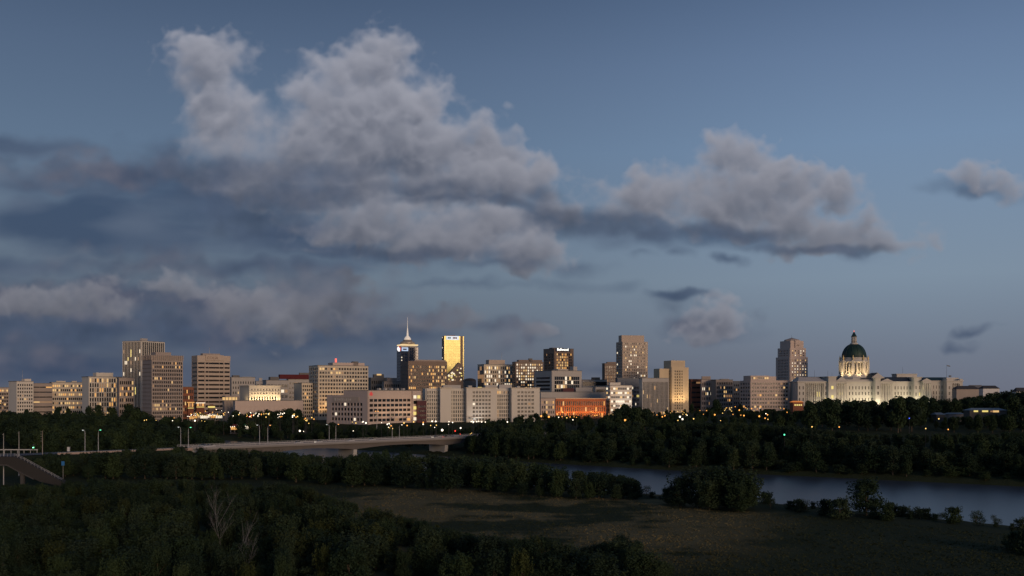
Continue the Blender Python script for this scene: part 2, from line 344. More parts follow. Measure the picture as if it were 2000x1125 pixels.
def ground_z(x, y):
    s, side = river_s(x, y)
    rip = 1.4 * math.sin(x * .045 + 1.3) * math.sin(y * .037) + .7 * math.sin(x * .11 + y * .07)
    if s < -6: return -2.5
    if s < 5: z = -2.5 + (5.0 if side > 0 else 3.2) * (s + 6) / 11
    elif side > 0:
        pl = 14 + 6 * smoothstep(20, 260, x) * smoothstep(560, 800, y) - 6 * smoothstep(60, -10, x) * smoothstep(840, 770, y)
        z = 2.5 + (pl - 2.5) * smoothstep(5, 95, s) + .3 * rip * smoothstep(5, 40, s) * (1 - smoothstep(700, 900, y))
    else:
        z = .7 + 2.4 * smoothstep(5, 34, s) + .28 * rip * smoothstep(5, 40, s)
        z += 8.5 * smoothstep(-150, -330, x) * smoothstep(420, 560, y)               # higher ground at the near end of the bridge
    # embankment under the road at both ends of the bridge
    q = Vector((x, y)) - BR0; t = q.dot(BDIR); o = abs(q.dot(BNOR))
    if side < 0 and t < 95:
        e = DECK - .25 - max(0, o - 11) * .5
        if t > 55: e -= (t - 55) * .3
        z = max(z, e)
    if y < 60: z = z + (60 - y) * .06
    return z
def axis(lo, hi, a, b, step, grow):
    v = [a]
    while v[-1] < b: v.append(v[-1] + step)
    st = step
    while v[-1] < hi: st *= grow; v.append(v[-1] + st)
    st = step; pre = []; c = a
    while c > lo: st *= grow; c -= st; pre.append(c)
    return pre[::-1] + v
gx = axis(-30000, 30000, -420, 460, 7, 1.22); gy = axis(-3000, 45000, 120, 1000, 7, 1.2)
gv = [(x, y, ground_z(x, y)) for y in gy for x in gx]; nxg = len(gx)
gf = [(j * nxg + i, j * nxg + i + 1, (j + 1) * nxg + i + 1, (j + 1) * nxg + i) for j in range(len(gy) - 1) for i in range(nxg - 1)]
def ground_mat():
    m = bpy.data.materials.new('ground_grass'); m.use_nodes = True; N = NT(m.node_tree); b = m.node_tree.nodes['Principled BSDF']
    g = N.n('NewGeometry'); p = g.outputs['Position']
    st = N.v('MULTIPLY', p, (1, .55, 1))
    big = N.noise(N.v('MULTIPLY', p, (.7, 1.6, 0)), .017, 4, .55, dim='2D'); mid = N.noise(st, .09, 5, .65, dim='2D'); fine = N.noise(p, .9, 5, .7, dim='2D')
    f = N.smooth(N.m('ADD', big, N.m('MULTIPLY', N.m('SUBTRACT', mid, .5), .35)), .44, .58)
    # dry straw lies in the middle of the meadow, greener towards the trees and the river
    sp = N.n('SeparateXYZ'); N.put(sp.inputs[0], p)
    cx_ = N.m('DIVIDE', N.m('SUBTRACT', sp.outputs[0], 0.), 75.); cy_ = N.m('DIVIDE', N.m('SUBTRACT', sp.outputs[1], 310.), 100.)
    rr = N.m('ADD', N.m('MULTIPLY', cx_, cx_), N.m('MULTIPLY', cy_, cy_))
    f = N.m('MULTIPLY', f, N.smooth(rr, 1.5, .5))
    green = N.mix(mid, (.02, .027, .014, 1), (.042, .05, .024, 1)); dry = N.mix(mid, (.09, .078, .036, 1), (.165, .134, .066, 1))
    c = N.mix(f, green, dry)
    sv = N.n('VectorMath', operation='SCALE'); N.put(sv.inputs[0], c); N.put(sv.inputs['Scale'], N.m('ADD', .7, N.m('MULTIPLY', fine, .6)))
    N.put(b.inputs['Base Color'], sv.outputs[0]); b.inputs['Roughness'].default_value = .95; b.inputs['Specular IOR Level'].default_value = .05
    bp = N.n('Bump'); bp.inputs['Strength'].default_value = .45; bp.inputs['Distance'].default_value = .4; N.put(bp.inputs['Height'], N.m('ADD', fine, mid)); N.put(b.inputs['Normal'], bp.outputs[0])
    return m
me = bpy.data.meshes.new('ground'); me.from_pydata(gv, [], gf); me.materials.append(ground_mat()); me.polygons.foreach_set('use_smooth', [True] * len(gf))
ground = bpy.data.objects.new('ground', me); COL.objects.link(ground); tag(ground, kind='structure')
def water_mat():
    m = bpy.data.materials.new('river_water'); m.use_nodes = True; N = NT(m.node_tree); b = m.node_tree.nodes['Principled BSDF']
    b.inputs['Base Color'].default_value = (.042, .054, .07, 1); b.inputs['Roughness'].default_value = .28; b.inputs['IOR'].default_value = 1.33
    g = N.n('NewGeometry'); p = g.outputs['Position']
    h = N.m('ADD', N.noise(N.v('MULTIPLY', p, (1, .6, 1)), .5, 4, .6, dim='2D'), N.m('MULTIPLY', N.noise(p, .05, 3, .5, dim='2D'), .4))
    bp = N.n('Bump'); bp.inputs['Strength'].default_value = 1.; bp.inputs['Distance'].default_value = .035; N.put(bp.inputs['Height'], h); N.put(b.inputs['Normal'], bp.outputs[0])
    return m
wv = []; wf = []
for i, (x, y, w) in enumerate(RIV):
    a = Vector(RIV[max(0, i - 1)][:2]); c = Vector(RIV[min(len(RIV) - 1, i + 1)][:2]); t = (c - a).normalized(); n_ = Vector((t.y, -t.x)) * (w + 14)
    wv += [(x + n_.x, y + n_.y, 0), (x - n_.x, y - n_.y, 0)]
    if i: wf.append((2 * i - 2, 2 * i, 2 * i + 1, 2 * i - 1))
me = bpy.data.meshes.new('river'); me.from_pydata(wv, [], wf); me.materials.append(water_mat())
river = bpy.data.objects.new('river', me); COL.objects.link(river); tag(river, kind='structure')

# ---------------------------------------------------------------- buildings
W_white = mat('wall_white', (.57, .53, .46), var=.10, streak=True); W_cream = mat('wall_cream', (.52, .46, .365), var=.12, streak=True); W_beige = mat('wall_beige', (.42, .345, .28), var=.12, streak=True)
W_taupe = mat('wall_taupe', (.30, .255, .225), var=.12, streak=True); W_brown = mat('wall_brown', (.20, .15, .12), var=.15, streak=True); W_grey = mat('wall_grey', (.38, .36, .335), var=.12, streak=True); W_slate = mat('wall_slate', (.12, .135, .16), var=.15, streak=True)
W_dkgrey = mat('wall_dark_grey', (.13, .125, .12), var=.15, streak=True); W_rust = mat('wall_rust', (.22, .085, .05), var=.2, streak=True); W_maroon = mat('wall_maroon', (.09, .035, .04), var=.2); W_stone = mat('wall_stone', (.46, .435, .39), var=.12, scale=.3, streak=True); W_tan = mat('wall_tan', (.47, .385, .27), var=.12, streak=True)
W_red = mat('roof_red', (.09, .012, .016), var=.1); M_navy = mat('navy_frame', (.016, .028, .062), .4, var=0); W_pink = mat('wall_pinkish', (.47, .385, .335), var=.10, streak=True)
class Building:
    def __init__(s, name, label, px, d, psi=18., cat='building', zb=None, group=None):
        s.xl, s.xc, s.xr = px; s.d = d
        phi = math.atan((s.xc - 1000) / F); s.th = math.radians(psi) - phi
        s.c = Vector(world_at(s.xc, d)); s.zb = (ground_z(s.c.x, s.c.y) if zb is None else zb) - .4
        s.root = empty(name, (s.c.x, s.c.y, s.zb), s.th, label, cat, group)
        s.u = Vector((math.cos(s.th), math.sin(s.th))); s.w = Vector((-math.sin(s.th), math.cos(s.th)))
        s.L = s.fx(s.xr); s.D = s.ly(s.xl) if s.xl < s.xc - .5 else s.L * .8
        s.nwin = 0; s.over = {}; s.wall = MB(); s.rng = random.Random(int(s.xc * 7 + d))
        s.spand = MB()
    def fx(s, px, y=0.):                                      # photo column -> metres along the front (at local depth y)
        k = (px - 1000) / F; o = s.c + s.w * y
        return (k * o.y - o.x) / (s.u.x - k * s.u.y)
    def ly(s, px, x=0.):                                      # photo column -> metres along the left side
        k = (px - 1000) / F; o = s.c + s.u * x
        return (k * o.y - o.x) / (s.w.x - k * s.w.y)
    def z(s, py, x=0., y=0.):                                 # photo row -> metres above the base, at a local place
        return z_at(py, s.c.y + s.u.y * x + s.w.y * y) - s.zb
    def fb(s, mb, face, o, s0, s1, d0, d1, z0, z1):
        x0, y0 = o
        if face == 'F': mb.box(x0 + s0, x0 + s1, y0 - d1, y0 - d0, z0, z1)
        elif face == 'L': mb.box(x0 - d1, x0 - d0, y0 + s0, y0 + s1, z0, z1)
        else: mb.box(x0 + d0, x0 + d1, y0 + s0, y0 + s1, z0, z1)
    def win(s, face, o, sc_, w, zc, h, m, dep=.1, name='window'):
        x0, y0 = o
        if face == 'F': loc, scl = (x0 + sc_, y0 - dep, zc), (w, .16, h)
        elif face == 'L': loc, scl = (x0 - dep, y0 + sc_, zc), (.16, w, h)
        else: loc, scl = (x0 + dep, y0 + sc_, zc), (.16, w, h)
        s.nwin += 1
        if s.nwin <= 300: return inst(name, unit(m), s.root, loc, scl)
        mb = s.over.setdefault(m.name, MB()); mb.box(loc[0] - scl[0] / 2, loc[0] + scl[0] / 2, loc[1] - scl[1] / 2, loc[1] + scl[1] / 2, zc - h / 2, zc + h / 2)
    def face(s, face, o, L, z0, z1, rows, cols, ww=.55, wh=.55, mt=1.5, mb=.5, ms=.6, lit=0., pal='warm', pd=.42, sd=.36, darks=None, litf=None, spand=False, wname='window'):
        """windows in a grid, recessed between piers and spandrel bands that stand out from the core."""
        ww = min(max(ww, .9), ww * 1.14); wh = min(max(wh, .8), wh * 1.16); bw = (L - 2 * ms) / cols; fh = (z1 - z0 - mt - mb) / rows; W_ = s.wall; S_ = s.spand if spand else s.wall; fb = s.fb
        half = bw * (1 - ww) / 2
        fb(W_, face, o, 0, ms + half, 0, pd, z0, z1); fb(W_, face, o, L - ms - half, L, 0, pd, z0, z1)
        for c in range(1, cols): x = ms + c * bw; fb(W_, face, o, x - half, x + half, 0, pd, z0 + .01, z1 - .01)
        gap = fh * (1 - wh)
        fb(W_ if not spand else S_, face, o, ms * .5, L - ms * .5, 0, sd, z0 + .02, z0 + mb + gap * .5)
        fb(W_, face, o, ms * .5, L - ms * .5, 0, pd + .004, z1 - mt - gap * .5, z1 - .02)
        for r in range(1, rows): z = z0 + mb + r * fh; fb(S_, face, o, ms * .5, L - ms * .5, 0, sd, z - gap * .5, z + gap * .5)
        dk = darks or DARKS
        for r in range(rows):
            rowb = s.rng.choice([.3, .6, 1, 1, 1.7])
            for c in range(cols):
                p = (litf(r / max(1, rows - 1), c / max(1, cols - 1)) if litf else lit * rowb)
                m = s.rng.choice(PAL[pal]) if s.rng.random() < p else s.rng.choice(dk)
                s.win(face, o, ms + (c + .5) * bw, bw * ww + .02, z0 + mb + (r + .5) * fh, fh * wh + .02, m, name=wname)
    def core(s, x0, x1, y0, y1, z0, z1): s.wall.box(x0, x1, y0, y1, z0, z1); return s
    def block(s, x0, x1, y0, y1, z0, z1, name='penthouse', m=None): return MB().box(x0, x1, y0, y1, z0, z1).build(name, m or s.m, s.root)
    def pent(s, p0, p1, py, dep=.5, m=None, name='penthouse'):
        y0, y1 = s.D * .22, s.D * (.22 + dep); x0, x1 = s.fx(p0, y0), s.fx(p1, y0)
        b = s.block(max(.5, x0), min(s.L - .5, x1), y0, y1, s.H - .2, max(s.H + .8, s.z(py, (x0 + x1) / 2, y0)), name, m or s.m); return b
    def mast(s, px, py0, r=.18, name='antenna', m=None, y=None):
        y = s.D * .4 if y is None else y; x = s.fx(px, y)
        return MB().tube([(x, y, s.H - .3), (x, y, s.z(py0, x, y))], [r, r * .5], 5).build(name, m or M_pole, s.root)
    def close(s, m):
        s.wall.build('wall', m, s.root)
        if s.spand.v: s.spand.build('spandrel', s.sm, s.root)
        for k, mb in s.over.items(): tag(mb.build('small_windows', MATS[k], s.root), kind='stuff')
        MB().box(-.55, s.L + .5, -.55, s.D + .3, s.H - .05, s.H + .5).build('roof', M_roof, s.root) if s.cap else None
        return s
def B(name, label, px, yt, d, m, rows, cols, psi=18, ww=.55, wh=.55, lcols=0, lrows=None, lit=.08, llit=None, pal='warm', mt=1.5, mb=None, ms=.6, pd=.42, sd=.36, darks=None, litf=None, yb=None, cap=True, spand=None, D=None, zb=None, lww=None, lwh=None):
    s = Building(name, label, px, d, psi, zb=zb); s.m = m; s.sm = spand or W_dkgrey; s.cap = cap
    if D: s.D = D
    s.H = s.z(yt)
    z0 = 0.; mbm = (s.z(yb) if yb else 1.) if mb is None else mb
    s.core(0, s.L, 0, s.D, z0 - 1, s.H)
    s.face('F', (0, 0), s.L, z0, s.H, rows, cols, ww, wh, mt, mbm, ms, lit, pal, pd, sd, darks, litf, bool(spand))
    if lcols: s.face('L', (0, 0), s.D, z0 + .005, s.H - .005, lrows or rows, lcols, lww or ww, lwh or wh, mt, mbm, ms, lit if llit is None else llit, pal, pd, sd, darks, None, bool(spand))
    return s
def letters(text, size, mtl, root, loc, rot, name='lettering', depth=.12):
    cu = bpy.data.curves.new('text', 'FONT'); cu.body = text; cu.size = size; cu.extrude = depth; cu.resolution_u = 2
    t = bpy.data.objects.new('text', cu); COL.objects.link(t); dg = bpy.context.evaluated_depsgraph_get(); me = bpy.data.meshes.new_from_object(t.evaluated_get(dg))
    bpy.data.objects.remove(t); me.materials.clear(); me.materials.append(mtl); o = bpy.data.objects.new(name, me); COL.objects.link(o); o.parent = root; o.location = loc; o.rotation_euler = rot; return o
UP = (math.pi / 2, 0, 0)
# --- left group
b = B('office_block', 'low office block with many lit warm windows beyond the white block', (-60, -45, 17), 757, 1250, W_beige, 7, 14, 10, .6, .5, lit=.55); b.close(W_beige)
b = B('apartment_block', 'white block with a plain grey end wall and rows of small dark windows', (17, 32, 65), 745, 1150, W_white, 9, 7, 24, .5, .45, lit=.0, litf=lambda r, c: .8 if .48 < r < .55 and c < .7 else .02, mt=2.); b.pent(48, 66, 740, .4); b.mast(44, 722); b.close(W_white)
b = B('office_block', 'beige low block with narrow horizontal bands and one glowing band of windows', (58, 65, 102), 749, 1190, W_taupe, 6, 3, 10, .98, .2, lit=.0, litf=lambda r, c: .95 if .35 < r < .45 or (r > .9 and c > .6) else .0, mt=1.5, ms=.2); b.close(W_taupe)
b = B('office_block', 'long low block with scattered lit windows beside the beige banded block', (97, 101, 162), 747, 1210, W_cream, 7, 15, 8, .6, .45, lit=.38, mt=1.5); b.pent(110, 128, 744, .3); b.pent(140, 150, 744, .3); b.close(W_cream)
b = B('office_block', 'white block with tall narrow windows and a flat rooftop box beside the striped tower', (160, 173, 241), 736, 1080, W_white, 8, 14, 22, .5, .7, lit=.3, pal='warm', mt=1.2, litf=lambda r, c: .75 if (r > .8 and .3 < c < .8) else (.7 if r < .12 or .6 < r < .72 else .2)); b.pent(188, 221, 728, .5); b.close(W_white)
b = B('office_block', 'grey low annex with a few lit windows at the foot of the striped tower', (228, 232, 262), 738, 1000, W_taupe, 7, 7, 14, .6, .5, lit=.3, mt=2); b.close(W_taupe)
# striped tower
b = B('office_tower', 'tall dark tower striped by white vertical fins on both faces', (240, 276, 321), 666, 1060, W_white, 20, 11, 44, .64, .93, lcols=12, lit=.0, llit=.10, pal='yel', mt=.8, ms=.7, pd=.6, sd=.10, spand=W_dkgrey, darks=[G_dark, G_dark, G_blue]); b.sm = W_dkgrey
b.pent(277, 288, 661, .1, W_grey); b.close(W_white)
b = B('office_tower', 'taupe office tower with square windows and a finned top, before the striped tower', (278, 296, 357), 703, 950, W_taupe, 17, 16, 22, .55, .55, lit=.0, mt=1.0, mb=1.2, litf=lambda r, c: (.55 if (.22 < r < .35 and c < .62) else .0) + (.45 if .84 < r < .97 and c < .5 else 0) + (.5 if .7 < r < .82 and (c < .25) else 0) + .05)
fn = MB()
for i in range(17): x = b.L * i / 16; fn.box(x - .35, x + .35, -.9, -.2, b.H, b.z(693))
for i in range(7): y = b.D * i / 6; fn.box(-.9, -.2, y - .35, y + .35, b.H, b.z(693))
fn.build('fin_crown', W_taupe, b.root); b.block(.2, b.L - .3, .2, b.D - .3, b.H - .1, b.z(693.5), 'attic')
for i in range(16):
    z = b.H * (i + .9) / 17; MB().box(-.3, -.02, .6, b.D - .6, z, z + .5).build('band', W_brown, b.root)
h = b.H; b.H = b.z(693.5); b.pent(304, 334, 688, .5); b.cap = False; b.H = h; b.close(W_taupe)
# tower with sign panel
b = B('office_tower', 'beige tower with dark horizontal ribbon windows and a sign panel across its blank top', (375, 386, 449), 704, 1060, W_beige, 13, 3, 20, .97, .36, lcols=1, lit=0, mt=.6, mb=1., ms=.3, litf=lambda r, c: .02, darks=[G_dark, G_brown]); H0 = b.H
b.block(-.45, b.L + .4, -.45, b.D, H0 + .0, b.z(694), 'attic'); x0, x1 = b.fx(401), b.fx(436)
sg = MB().box(x0, x1, -1.3, -.45, b.z(703.5), b.z(692.8)).build('sign_panel', W_beige, b.root); letters('COLIA', 4.2, W_brown, sg, (x0 + 1.2, -1.32, b.z(701)), UP)
for q in (400, 437): MB().box(b.fx(q) - .5, b.fx(q) + .5, -.75, -.3, 0, b.z(704)).build('pilaster', W_beige, b.root)
b.H = b.z(694); b.pent(396, 430, 690.5, .4, W_taupe); b.mast(409, 678, .25); b.cap = False; b.close(W_beige)
b = B('low_building', 'reddish brown low block glowing orange at its foot between two office towers', (352, 356, 378), 756, 1000, W_rust, 5, 6, 14, .6, .5, lit=.2, pal='amber', mt=1.5); b.close(W_rust)
b = B('office_block', 'pale concrete block with few windows behind the floodlit hall', (446, 452, 498), 737, 1120, W_grey, 7, 9, 14, .35, .4, lit=.12, pal='white', mt=3); b.pent(455, 468, 733, .4, W_dkgrey); b.pent(474, 492, 736, .4); b.close(W_grey)
# floodlit hall
b = B('station_hall', 'floodlit cream stone hall with tall arched windows and two rows of small ones', (468, 486, 547), 754, 960, W_stone, 1, 11, 22, .45, .9, lit=.25, mt=9.2, mb=6, ms=1.2, pd=.9, cap=False)
for r, zz in ((0, b.H - 3.6), (1, b.H - 7.2)):
    for c in range(10): b.win('F', (0, 0), b.L * (c + .9) / 10.6, .9, zz, 1.4, G_brown, dep=.98)
MB().box(-.7, b.L + .7, -1.3, b.D, b.H - .1, b.H + .7).build('cornice', W_stone, b.root); MB().box(-.5, b.L + .5, -1.15, -.9, b.H - 5.6, b.H - 5.2).build('string_course', W_stone, b.root)
STATION = b; b.close(W_stone)
b = Building('canopy', 'flat canopy with a glowing underside at the end of the floodlit hall', (436, 440, 467), 930, 14, cat='canopy'); b.H = b.z(773); b.cap = False; b.m = W_taupe
MB().box(0, b.L, 0, 12, b.H - 1.3, b.H).build('canopy_roof', W_taupe, b.root)
MB().box(.3, b.L - .3, 6, 11.8, 0, b.H - 4.2).build('wall', W_taupe, b.root); MB().box(.3, b.L - .3, 6, 11.8, b.H - 4.1, b.H - 1.4).build('glowing_front', E_warm, b.root)
for i in range(5): MB().box(b.L * i / 4.2, b.L * i / 4.2 + .5, .6, 1.1, 0, b.H - 1.3).build('post', W_taupe, b.root)
b = B('retaining_wall', 'long pale wall with small pilasters below the floodlit hall', (455, 459, 592), 783, 900, W_pink, 1, 14, 12, .8, .6, lit=0, mt=1.2, D=8, darks=[W_pink]); b.close(W_pink)
b = B('office_block', 'grey block with one yellow band of lit windows behind the floodlit hall', (513, 520, 563), 743, 1180, W_grey, 6, 6, 12, .75, .5, lit=0, litf=lambda r, c: .95 if .7 < r < .85 and c > .3 else .03, mt=3.4, pal='yel'); b.pent(528, 545, 736, .5, W_dkgrey); b.close(W_grey)
b = B('office_block', 'plain grey block under a wide red roof sign', (560, 563, 608), 741, 1220, W_grey, 7, 8, 10, .6, .4, lit=.05, mt=2); MB().box(b.fx(546), b.L, -2.2, 8, b.z(740), b.z(731.5)).build('red_roof_sign', W_red, b.root); b.pent(585, 604, 728, .4, W_dkgrey); b.close(W_grey)
for (a, c_, e_, yt, d, mm, lb) in ((498, 500, 522, 745, 1300, W_grey, 'small far grey block between the pale concrete block and the yellow banded block'), (719, 724, 760, 738, 1250, W_dkgrey, 'dark stepped block behind the white office slab, one lit window on top'), (746, 750, 785, 745, 1210, W_taupe, 'grey brown block at the foot of the spired tower')):
    b = B('office_block', lb, (a, c_, e_), yt, d, mm, 6, 8, 14, .5, .45, lit=.05, mt=2); b.pent(c_ + 6, e_ - 10, yt - 7, .4)
    if yt == 738: MB().box(b.fx(737), b.fx(746), b.D * .2, b.D * .22, b.z(733), b.z(730)).build('lit_window', E_warm, b.root)
    b.close(mm)
# white office slab, three volumes
b = B('office_building', 'large cream office slab with rows of square windows stepping down at its left', (604, 622, 719), 714, 965, W_cream, 13, 18, 17, .62, .5, lcols=5, lit=.0, llit=.08, mt=1.2, mb=3., litf=lambda r, c: (.5 if r > .9 and .1 < c < .5 else 0) + (.25 if (.75 < r and c < .3) else .03), darks=[G_dark, G_dark, G_blue, G_brown, G_grey])
y0 = b.D + .2; z9 = b.z(748); x9 = b.fx(586, y0 * .55)
b.core(-12, -.6, y0 * .5, y0 + 12, -1, z9); b.face('F', (-12, y0 * .5), 11.2, 0, z9, 9, 5, .6, .5, 1.2, 2., .4, .03); MB().box(-12.3, -.5, y0 * .5 - .5, y0 + 12, z9 - .05, z9 + .4).build('roof_step', M_roof, b.root)
b.pent(650, 712, 708.5, .5, W_pink); b.pent(690, 700, 706, .2, W_dkgrey)
x = b.fx(656, b.D * .3); MB().box(x - .8, x + .8, b.D * .3 - .5, b.D * .3 + .5, b.z(706.5), b.z(699)).build('red_neon_sign', lamp_mat('neon_red', (1, .12, .08), 1.5), b.root)
MB().tube([(x, b.D * .3, b.H), (x, b.D * .3, b.z(706))], [.25, .25], 5).build('sign_mast', M_dark, b.root); b.close(W_cream); SLAB = b
# pinkish L-shaped offices
b = B('office_building', 'pinkish concrete offices with big square windows and a red leaf emblem near the roof', (672, 719, 803), 763, 845, W_pink, 5, 10, 40, .72, .48, lit=0, mt=6.2, mb=2., ms=.8, litf=lambda r, c: .5 if r < .1 and c > .6 else .0, darks=[G_dark, G_blue, G_brown, G_dark])
D2 = b.ly(639); zs = b.z(772, 0, b.D); b.core(0, 12, b.D, D2, -1, zs); b.face('L', (0, 0), D2, 0, zs, 4, 10, .6, .5, 5.6, 2.5, 6.5, .03, 'white', pd=.5); b.core(-.5, 0, 0, b.D, zs + .01, b.H)
MB().box(-.75, -.5, b.D * .35, D2 - 9, b.z(785, 0, b.D), b.z(775, 0, b.D)).build('sign_panel', W_beige, b.root)
for k, w_ in enumerate((1.4, .5, 1.0, .8, 1.1, .6, 1.0, .5, .9)):
    y_ = D2 - 13 - k * 2.6; MB().box(-.86, -.76, y_, y_ + w_, b.z(782.5, 0, b.D), b.z(777.5 + (k % 3) * .7, 0, b.D)).build('worn_letter', W_white, b.root)
lx, lz, q = b.fx(724), b.z(769.5), 1.85
leaf = [(0, -1), (.12, -.55), (.8, -.75), (.72, -.4), (1.1, .1), (.8, .15), (.75, .45), (.4, .3), (.45, .85), (.22, .7), (0, 1.15), (-.22, .7), (-.45, .85), (-.4, .3), (-.75, .45), (-.8, .15), (-1.1, .1), (-.72, -.4), (-.8, -.75), (-.12, -.55)]
MB().prism([(lx + a * q, lz + c_ * q) for a, c_ in leaf], -.85, -.5).build('leaf_emblem', lamp_mat('emblem_red', (1, .03, .03), .45), b.root)
for i in range(5): x = b.L * (.3 + .14 * i); b.block(x, x + 2.2, 3, 6, b.H, b.H + 2.2, 'rooftop_vent', W_grey)
x0, x1 = b.L + .1, b.fx(822, -1.5); b.core(x0, x1, -1.5, 14, -1, b.z(763)); b.face('F', (x0, -1.5), x1 - x0, 0, b.z(763), 5, 2, .7, .5, 3, 2, .5, 0, 'yel', litf=lambda r, c: .9 if r > .9 or (c < .5 and r < .7) else .1)
b.cap = False; MB().box(-.5, b.L + .1, -.55, b.D, b.H - .05, b.H + .5).build('roof', M_roof, b.root); b.close(W_pink); OFFICE = b
b = B('low_building', 'small dark maroon block between the pinkish offices and the white apartments', (812, 815, 833), 783, 880, W_maroon, 4, 4, 12, .6, .4, lit=0, mt=3); b.close(W_maroon)
# spired tower
b = Building('glass_tower', 'navy glass tower with a lit crown and a tall needle spire', (775, 783, 817), 1450, 16, cat='tower'); b.m = M_navy; b.cap = False; b.H = b.z(678)
b.core(0, b.L, 0, b.D, -1, b.H); M_ng = glass('navy_glass', (.014, .026, .06), .1, .5)
for fc, o, L_ in (('F', (0, 0), b.L), ('L', (0, 0), b.D)):
    nc = 5 if fc == 'F' else 3
    for r in range(22):
        for c in range(nc):
            b.win(fc, o, L_ * (c + .5) / nc, L_ / nc - .5, b.H * (r + .5) / 22, b.H / 22 - .5, M_ng, name='glass_panel')
for r in (14, 16, 17, 18): b.win('F', (0, 0), 1.2, 1.4, b.H * (r + .5) / 22, 1.6, E_white, dep=.2)
x = b.fx(798.5); MB().box(x - 1.1, x + 1.1, -.5, .4, 0, b.H + 1).build('spine', M_navy, b.root)
b.block(b.fx(784.5), b.fx(797), -.6, -.2, b.z(685.5), b.z(678.5), 'sign_panel', lamp_mat('sign_blue', (.55, .72, 1), .75)); b.block(b.fx(787), b.fx(794), -.66, -.61, b.z(683.5), b.z(680.7), 'sign_lettering', M_navy)
cx, cz, r_ = b.fx(779.3), b.z(681.5), 3.1
e1 = MB(); e1.prism([(cx + r_ * math.cos(a * math.pi / 8), cz + 1.25 * r_ * math.sin(a * math.pi / 8)) for a in range(16)], -1., -.6); em = e1.build('emblem', lamp_mat('emblem_white', (1, .95, .95), 1.1), b.root)
e1 = MB(); e1.prism([(cx + (r_ if a < 9 else r_ * .45) * math.cos((a if a < 9 else 16 - a) * math.pi / 8 - 1.2), cz + 1.25 * (r_ if a < 9 else r_ * .45) * math.sin((a if a < 9 else 16 - a) * math.pi / 8 - 1.2)) for a in range(16)], -1.2, -1.02); e1.build('emblem_arc', lamp_mat('emblem_red', (1, .03, .03), .45), em)
E_crown = lamp_mat('crown_light', (1, .72, .36), 1.0); cx, cy = b.L * .5, b.D * .5; z1, z2, z3, z4 = b.z(678), b.z(672), b.z(667), b.z(655)
MB().box(1, b.L - 1, 1, b.D - 1, b.H, z2 - .4).build('crown_base', W_stone, b.root); MB().box(.2, b.L - .2, .2, b.D - .2, z2 - 1.9, z2 - .3).build('crown_band', E_crown, b.root)
MB().lathe([(b.L * .42, z2 - .3), (b.L * .4, z3), (b.L * .27, z3 + 1), (b.L * .25, z3 + 3)], cx, cy, 16).build('crown_drum', mat('crown_metal', (.42, .36, .28), .4, .4, 0), b.root)
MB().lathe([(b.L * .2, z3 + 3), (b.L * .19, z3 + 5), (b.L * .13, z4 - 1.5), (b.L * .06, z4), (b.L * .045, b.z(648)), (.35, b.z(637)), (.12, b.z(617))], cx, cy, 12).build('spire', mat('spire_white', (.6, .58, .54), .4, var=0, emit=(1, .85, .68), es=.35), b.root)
b.close(M_navy)
# brown office slab with amber windows
b = B('office_building', 'wide brown office slab full of amber lit windows, in front of the spired tower', (782, 797, 873), 705, 1150, W_brown, 13, 21, 18, .6, .55, lcols=0, mt=4.6, mb=6, pal='amber', lit=.0, litf=lambda r, c: .5 if (r > .9 and (c < .15 or c > .5)) else (.42 if c < .2 or (c > .45 and .4 < r) else .12), ms=.6)
for i in range(12): z = 6 + (b.H - 10) * (i + .5) / 12; MB().box(-.25, -.02, 1, b.D - 1, z - .3, z + .3).build('band', W_dkgrey, b.root)
b.block(b.fx(812), b.L, 4, b.D * .7, b.H, b.z(702), 'penthouse', W_taupe); b.cap = False; b.close(W_brown)
# gold glass tower
b = Building('glass_tower', 'gold mirror glass tower reflecting the sunset, with a small sign at the top', (863, 867.5, 906), 1350, 14, cat='tower'); b.m = W_brown; b.cap = False; b.H = b.z(656)
M_gold = mat('gold_glass', (.105, .098, .044), .2, 1., var=0); b.core(0, b.L, 0, b.D, -1, b.H); Lg = b.fx(899)
for r in range(30):
    for c in range(7): w = b.win('F', (0, 0), Lg * (c + .5) / 7, Lg / 7 - .07, b.H * (r + .5) / 30, b.H / 30 - .1, M_gold, name='gold_pane'); w.rotation_euler = (b.rng.uniform(-.006, .006), 0, b.rng.uniform(-.006, .006))
    w = b.win('F', (0, 0), b.fx(905), b.fx(906) - b.fx(904), b.H * (r + .5) / 30, b.H / 30 - .22, M_gold, name='gold_pane')
    if r % 4 == 1: b.win('L', (0, 0), b.D * .75, 2.2, b.H * (r + .5) / 30, 1.6, E_white)
b.block(Lg + .2, b.fx(904), -.3, 0, 0, b.H, 'recessed_strip', W_brown)
sg = b.block(b.fx(871.5), b.fx(896), -1.2, -.3, b.z(663.5), b.z(656), 'sign_panel', lamp_mat('sign_white', (.86, .93, 1), .8))
for k, (p0, p1) in enumerate(((874, 876.5), (877, 880), (884, 886), (886.5, 889), (889.5, 892))): b.block(b.fx(p0), b.fx(p1), -1.32, -1.21, b.z(661.4), b.z(658.2), 'sign_letter', mat('sign_teal', (.05, .2, .25), .5, var=0) if k < 2 else W_rust).parent = sg
b.block(b.L * .2, b.L * .6, b.D * .3, b.D * .7, b.H, b.z(654.3), 'penthouse', W_rust); b.close(W_brown)
